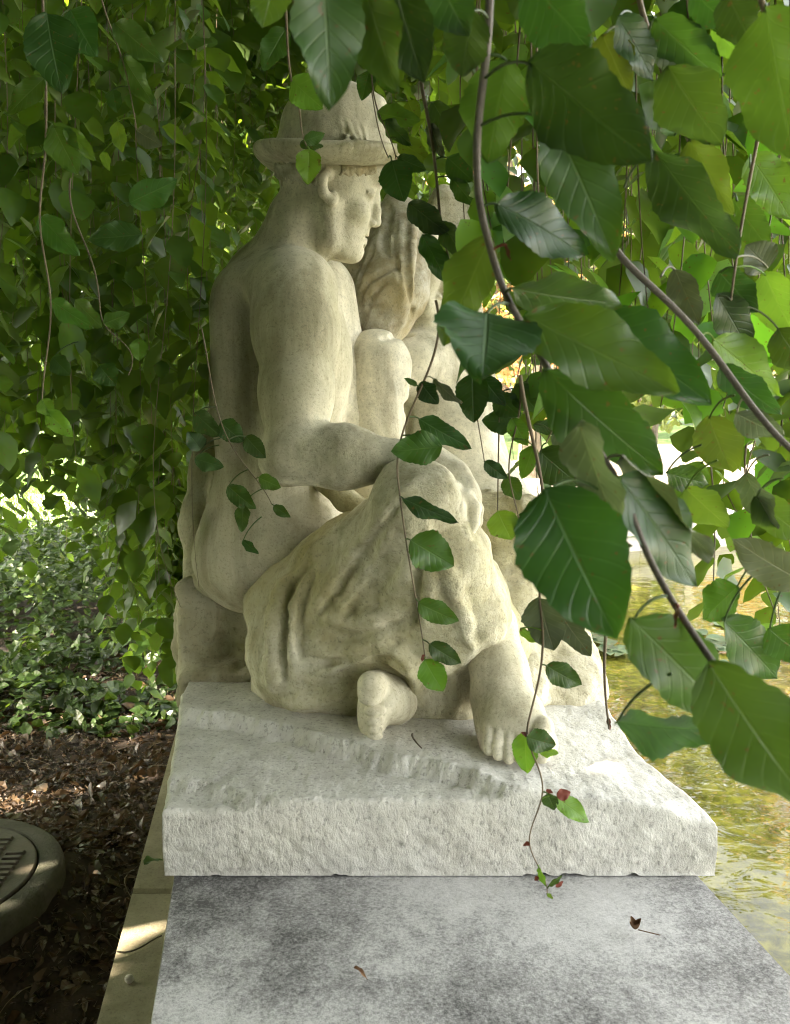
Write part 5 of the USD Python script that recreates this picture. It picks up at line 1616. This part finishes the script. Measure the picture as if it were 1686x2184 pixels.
# the far edge of the garden: a hedge-like wood that closes the horizon
g = np.random.default_rng(8)
n = 16000
hx = g.uniform(-46, 60, n)
hy = 38 + 6 * meshkit.noise(np.stack([hx * 0.12, 0 * hx, 0 * hx], -1), 4) + g.uniform(0, 3.5, n)
hz = (6.5 + 5 * meshkit.fbm(np.stack([hx * 0.16, 0 * hx, 0 * hx], -1), 3, 6)) * g.random(n) ** 0.7
vv, ff = many_leaves(np.stack([hx, hy, hz], 1), g.normal(0, 1, (n, 3)), np.array([0, -0.6, 0.8]) + g.normal(0, 0.6, (n, 3)), g.uniform(0.5, 1.0, n), g.uniform(0.4, 0.8, n), g)
obj("far_wood", (vv, ff), M["far_green"], kind="stuff", label="far off wood closing the view behind the garden")

# ------------------------------------------------------------------ the pale carved stone on the far bank
C = Clay((4.0, 11.0, -0.05), (5.4, 12.3, 1.5), 0.03)
cc = G(1465, 978, 0.02)
cx, cy = 4.6, 11.6
cx = (1465 - PW / 2) / PF * (cy * math.cos(PITCH) + 1.2 * math.sin(PITCH))
C.block((cx, cy, 0.18), (0.30, 0.28, 0.16), 0.04, 0.03)
C.cap((cx - 0.02, cy, 0.40), (cx - 0.05, cy, 0.90), 0.20, 0.17, 0.06)
C.ell((cx + 0.06, cy - 0.04, 1.08), (0.15, 0.15, 0.17), 0.04)
C.cap((cx - 0.16, cy - 0.05, 0.95), (cx - 0.26, cy - 0.08, 1.05), 0.06, 0.04, 0.04)
C.rough(0.03, 5.0, 3, 3)
obj("carved_stone", C.skin(), M["pale_stone"], smooth=True, label="small pale carved stone standing in full sun on the far bank", cat="stone figure")

# ------------------------------------------------------------------ lily pads
rng = np.random.default_rng(21)
for i in range(54):
    if i < 40:
        px, py = rng.uniform(1370, 1640), 1330 + 95 * rng.random()
    else:
        px, py = rng.uniform(1255, 1390), 1345 + 60 * rng.random()
    c = G(px, py, WATER_Z + 0.006)
    R = rng.uniform(0.045, 0.085)
    th = np.linspace(0.18, 2 * np.pi - 0.18, 18) + rng.uniform(0, 6.28)
    ring_ = np.stack([np.cos(th) * R, np.sin(th) * R, 0.004 + 0.006 * np.sin(3 * th + i)], 1)
    v = np.vstack([[0, 0, 0.001], ring_ * [0.55, 0.55, 0.3], ring_])
    m_ = len(th)
    f = [[0, 1 + k, 2 + k] for k in range(m_ - 1)]
    for k in range(m_ - 1):
        f += [[1 + k, 1 + m_ + k, 2 + m_ + k], [1 + k, 2 + m_ + k, 2 + k]]
    mm = trimesh.Trimesh(v + c + [0, 0, 0.0005 * i], f, process=False)
    obj("lily_pad", mm, M["lily"], smooth=True, label="round lily pad floating on the pond in the patch below the branches", cat="lily pad", group="lily pads on the pond")

# ------------------------------------------------------------------ small things on the stones
def fallen_leaf(name, label, c, ang, L, W, mat_, fold=0.3, curl=0.25, seed=1, tilt=(0, 0, 1)):
    pts, f, uv = leaf_shape(L, W, 12, 4, fold, curl, 0.05, seed, 0.02)
    pts[:, 1] -= L / 2
    pts[:, 2] -= pts[:, 2].min()
    n_ = np.asarray(tilt, float)
    n_ /= np.linalg.norm(n_)
    a = np.array([math.cos(ang), math.sin(ang), 0.0])
    a = a - (a @ n_) * n_
    a /= np.linalg.norm(a)
    R = np.stack([np.cross(a, n_), a, n_], 1)
    m = usdkit.mesh(stage, fresh("/World", name), trimesh.Trimesh(pts @ R.T + c, f, process=False), M[mat_], smooth=True, uv=uv)
    return tag(m.GetPrim(), label, "leaf")


M["husk"] = stone("husk_brown", (0.16, 0.085, 0.04), (0.08, 0.04, 0.02), (0.2, 0.12, 0.06), stain_scale=60.0, stain_amount=0.5, speck=0.3, bump=0.3, fine=500.0)
c = G(1355, 1987, 0.704)
husk = thing("beech_husk", "brown beech nut husk with a thin stalk lying on the granite plinth", "nut husk", c)
for k in range(4):
    a = k * math.pi / 2 + 0.4
    pts, f, uv = leaf_shape(0.017, 0.011, 8, 3, 0.9, -0.5, 0.02, k)
    R = trimesh.transformations.rotation_matrix(a, [0, 0, 1])[:3, :3] @ trimesh.transformations.rotation_matrix(0.5, [1, 0, 0])[:3, :3]
    obj("valve", trimesh.Trimesh(pts @ R.T + [0, 0, 0.003], f, process=False), M["husk"], husk, smooth=True)
obj("stalk", tube(spline([(0.004, -0.002, 0.004), (0.018, -0.010, 0.005), (0.034, -0.012, 0.002)], 8), 0.0009, 0.0007, 5), M["husk"], husk, smooth=True)
fallen_leaf("dry_leaf", "small rolled brown dry leaf on the front of the granite plinth", G(770, 2086, 0.703), -0.5, 0.022, 0.008, "husk", 0.9, 0.5, 3)
c = G(888, 1580, 0.875)
obj("twig_scrap", tube(spline([G(880, 1566, 0.882), G(884, 1578, 0.885), G(900, 1596, 0.880)], 8), 0.0022, 0.0012, 6), M["bark"], smooth=True, label="short dark twig lying on the marble base by the carved toes", cat="twig")
peb = trimesh.creation.icosphere(3, 0.008)
peb.vertices *= [1.1, 0.9, 0.95]
peb.vertices += (meshkit.fbm(peb.vertices * 120, 2, 1)[:, None] - 0.5) * 0.003
peb.apply_translation(G(276, 2096, 0.45) + [0, 0, 0.007])
obj("pebble", peb, M["pale_stone"], smooth=True, label="small pale pebble on the sunlit ledge", cat="pebble")
obj("ledge_twig", tube(spline([G(250, 2030, 0.456), G(290, 2026, 0.462), G(322, 2008, 0.459), G(345, 1996, 0.457)], 14), 0.0016, 0.0012, 6), M["bark"], smooth=True, label="thin dry twig lying across the ledge", cat="twig")
fallen_leaf("fallen_leaf", "green fallen leaf by the edge of the ledge near the lower left corner", G(197, 2046, 0.075), 0.3, 0.060, 0.042, "leaf_bright", 0.25, 0.3, 7, (0.1, -0.5, 1))
fallen_leaf("fallen_leaf", "small green fallen leaf on the mulch between the well and the ledge", G(201, 1742, 0.07), 0.2, 0.045, 0.030, "leaf_bright", 0.25, 0.3, 9, (0.1, -0.3, 1))
fallen_leaf("fallen_leaf", "dark curled leaf sticking out from under the marble base onto the ledge", G(328, 1846, 0.462), 0.9, 0.05, 0.03, "leaf_dark", 0.4, 0.3, 11)
fallen_leaf("fallen_leaf", "tan dry leaf on the mulch just below the small green leaf", G(188, 1764, 0.065), 0.9, 0.06, 0.04, "litter", 0.25, 0.3, 13, (0, -0.3, 1))
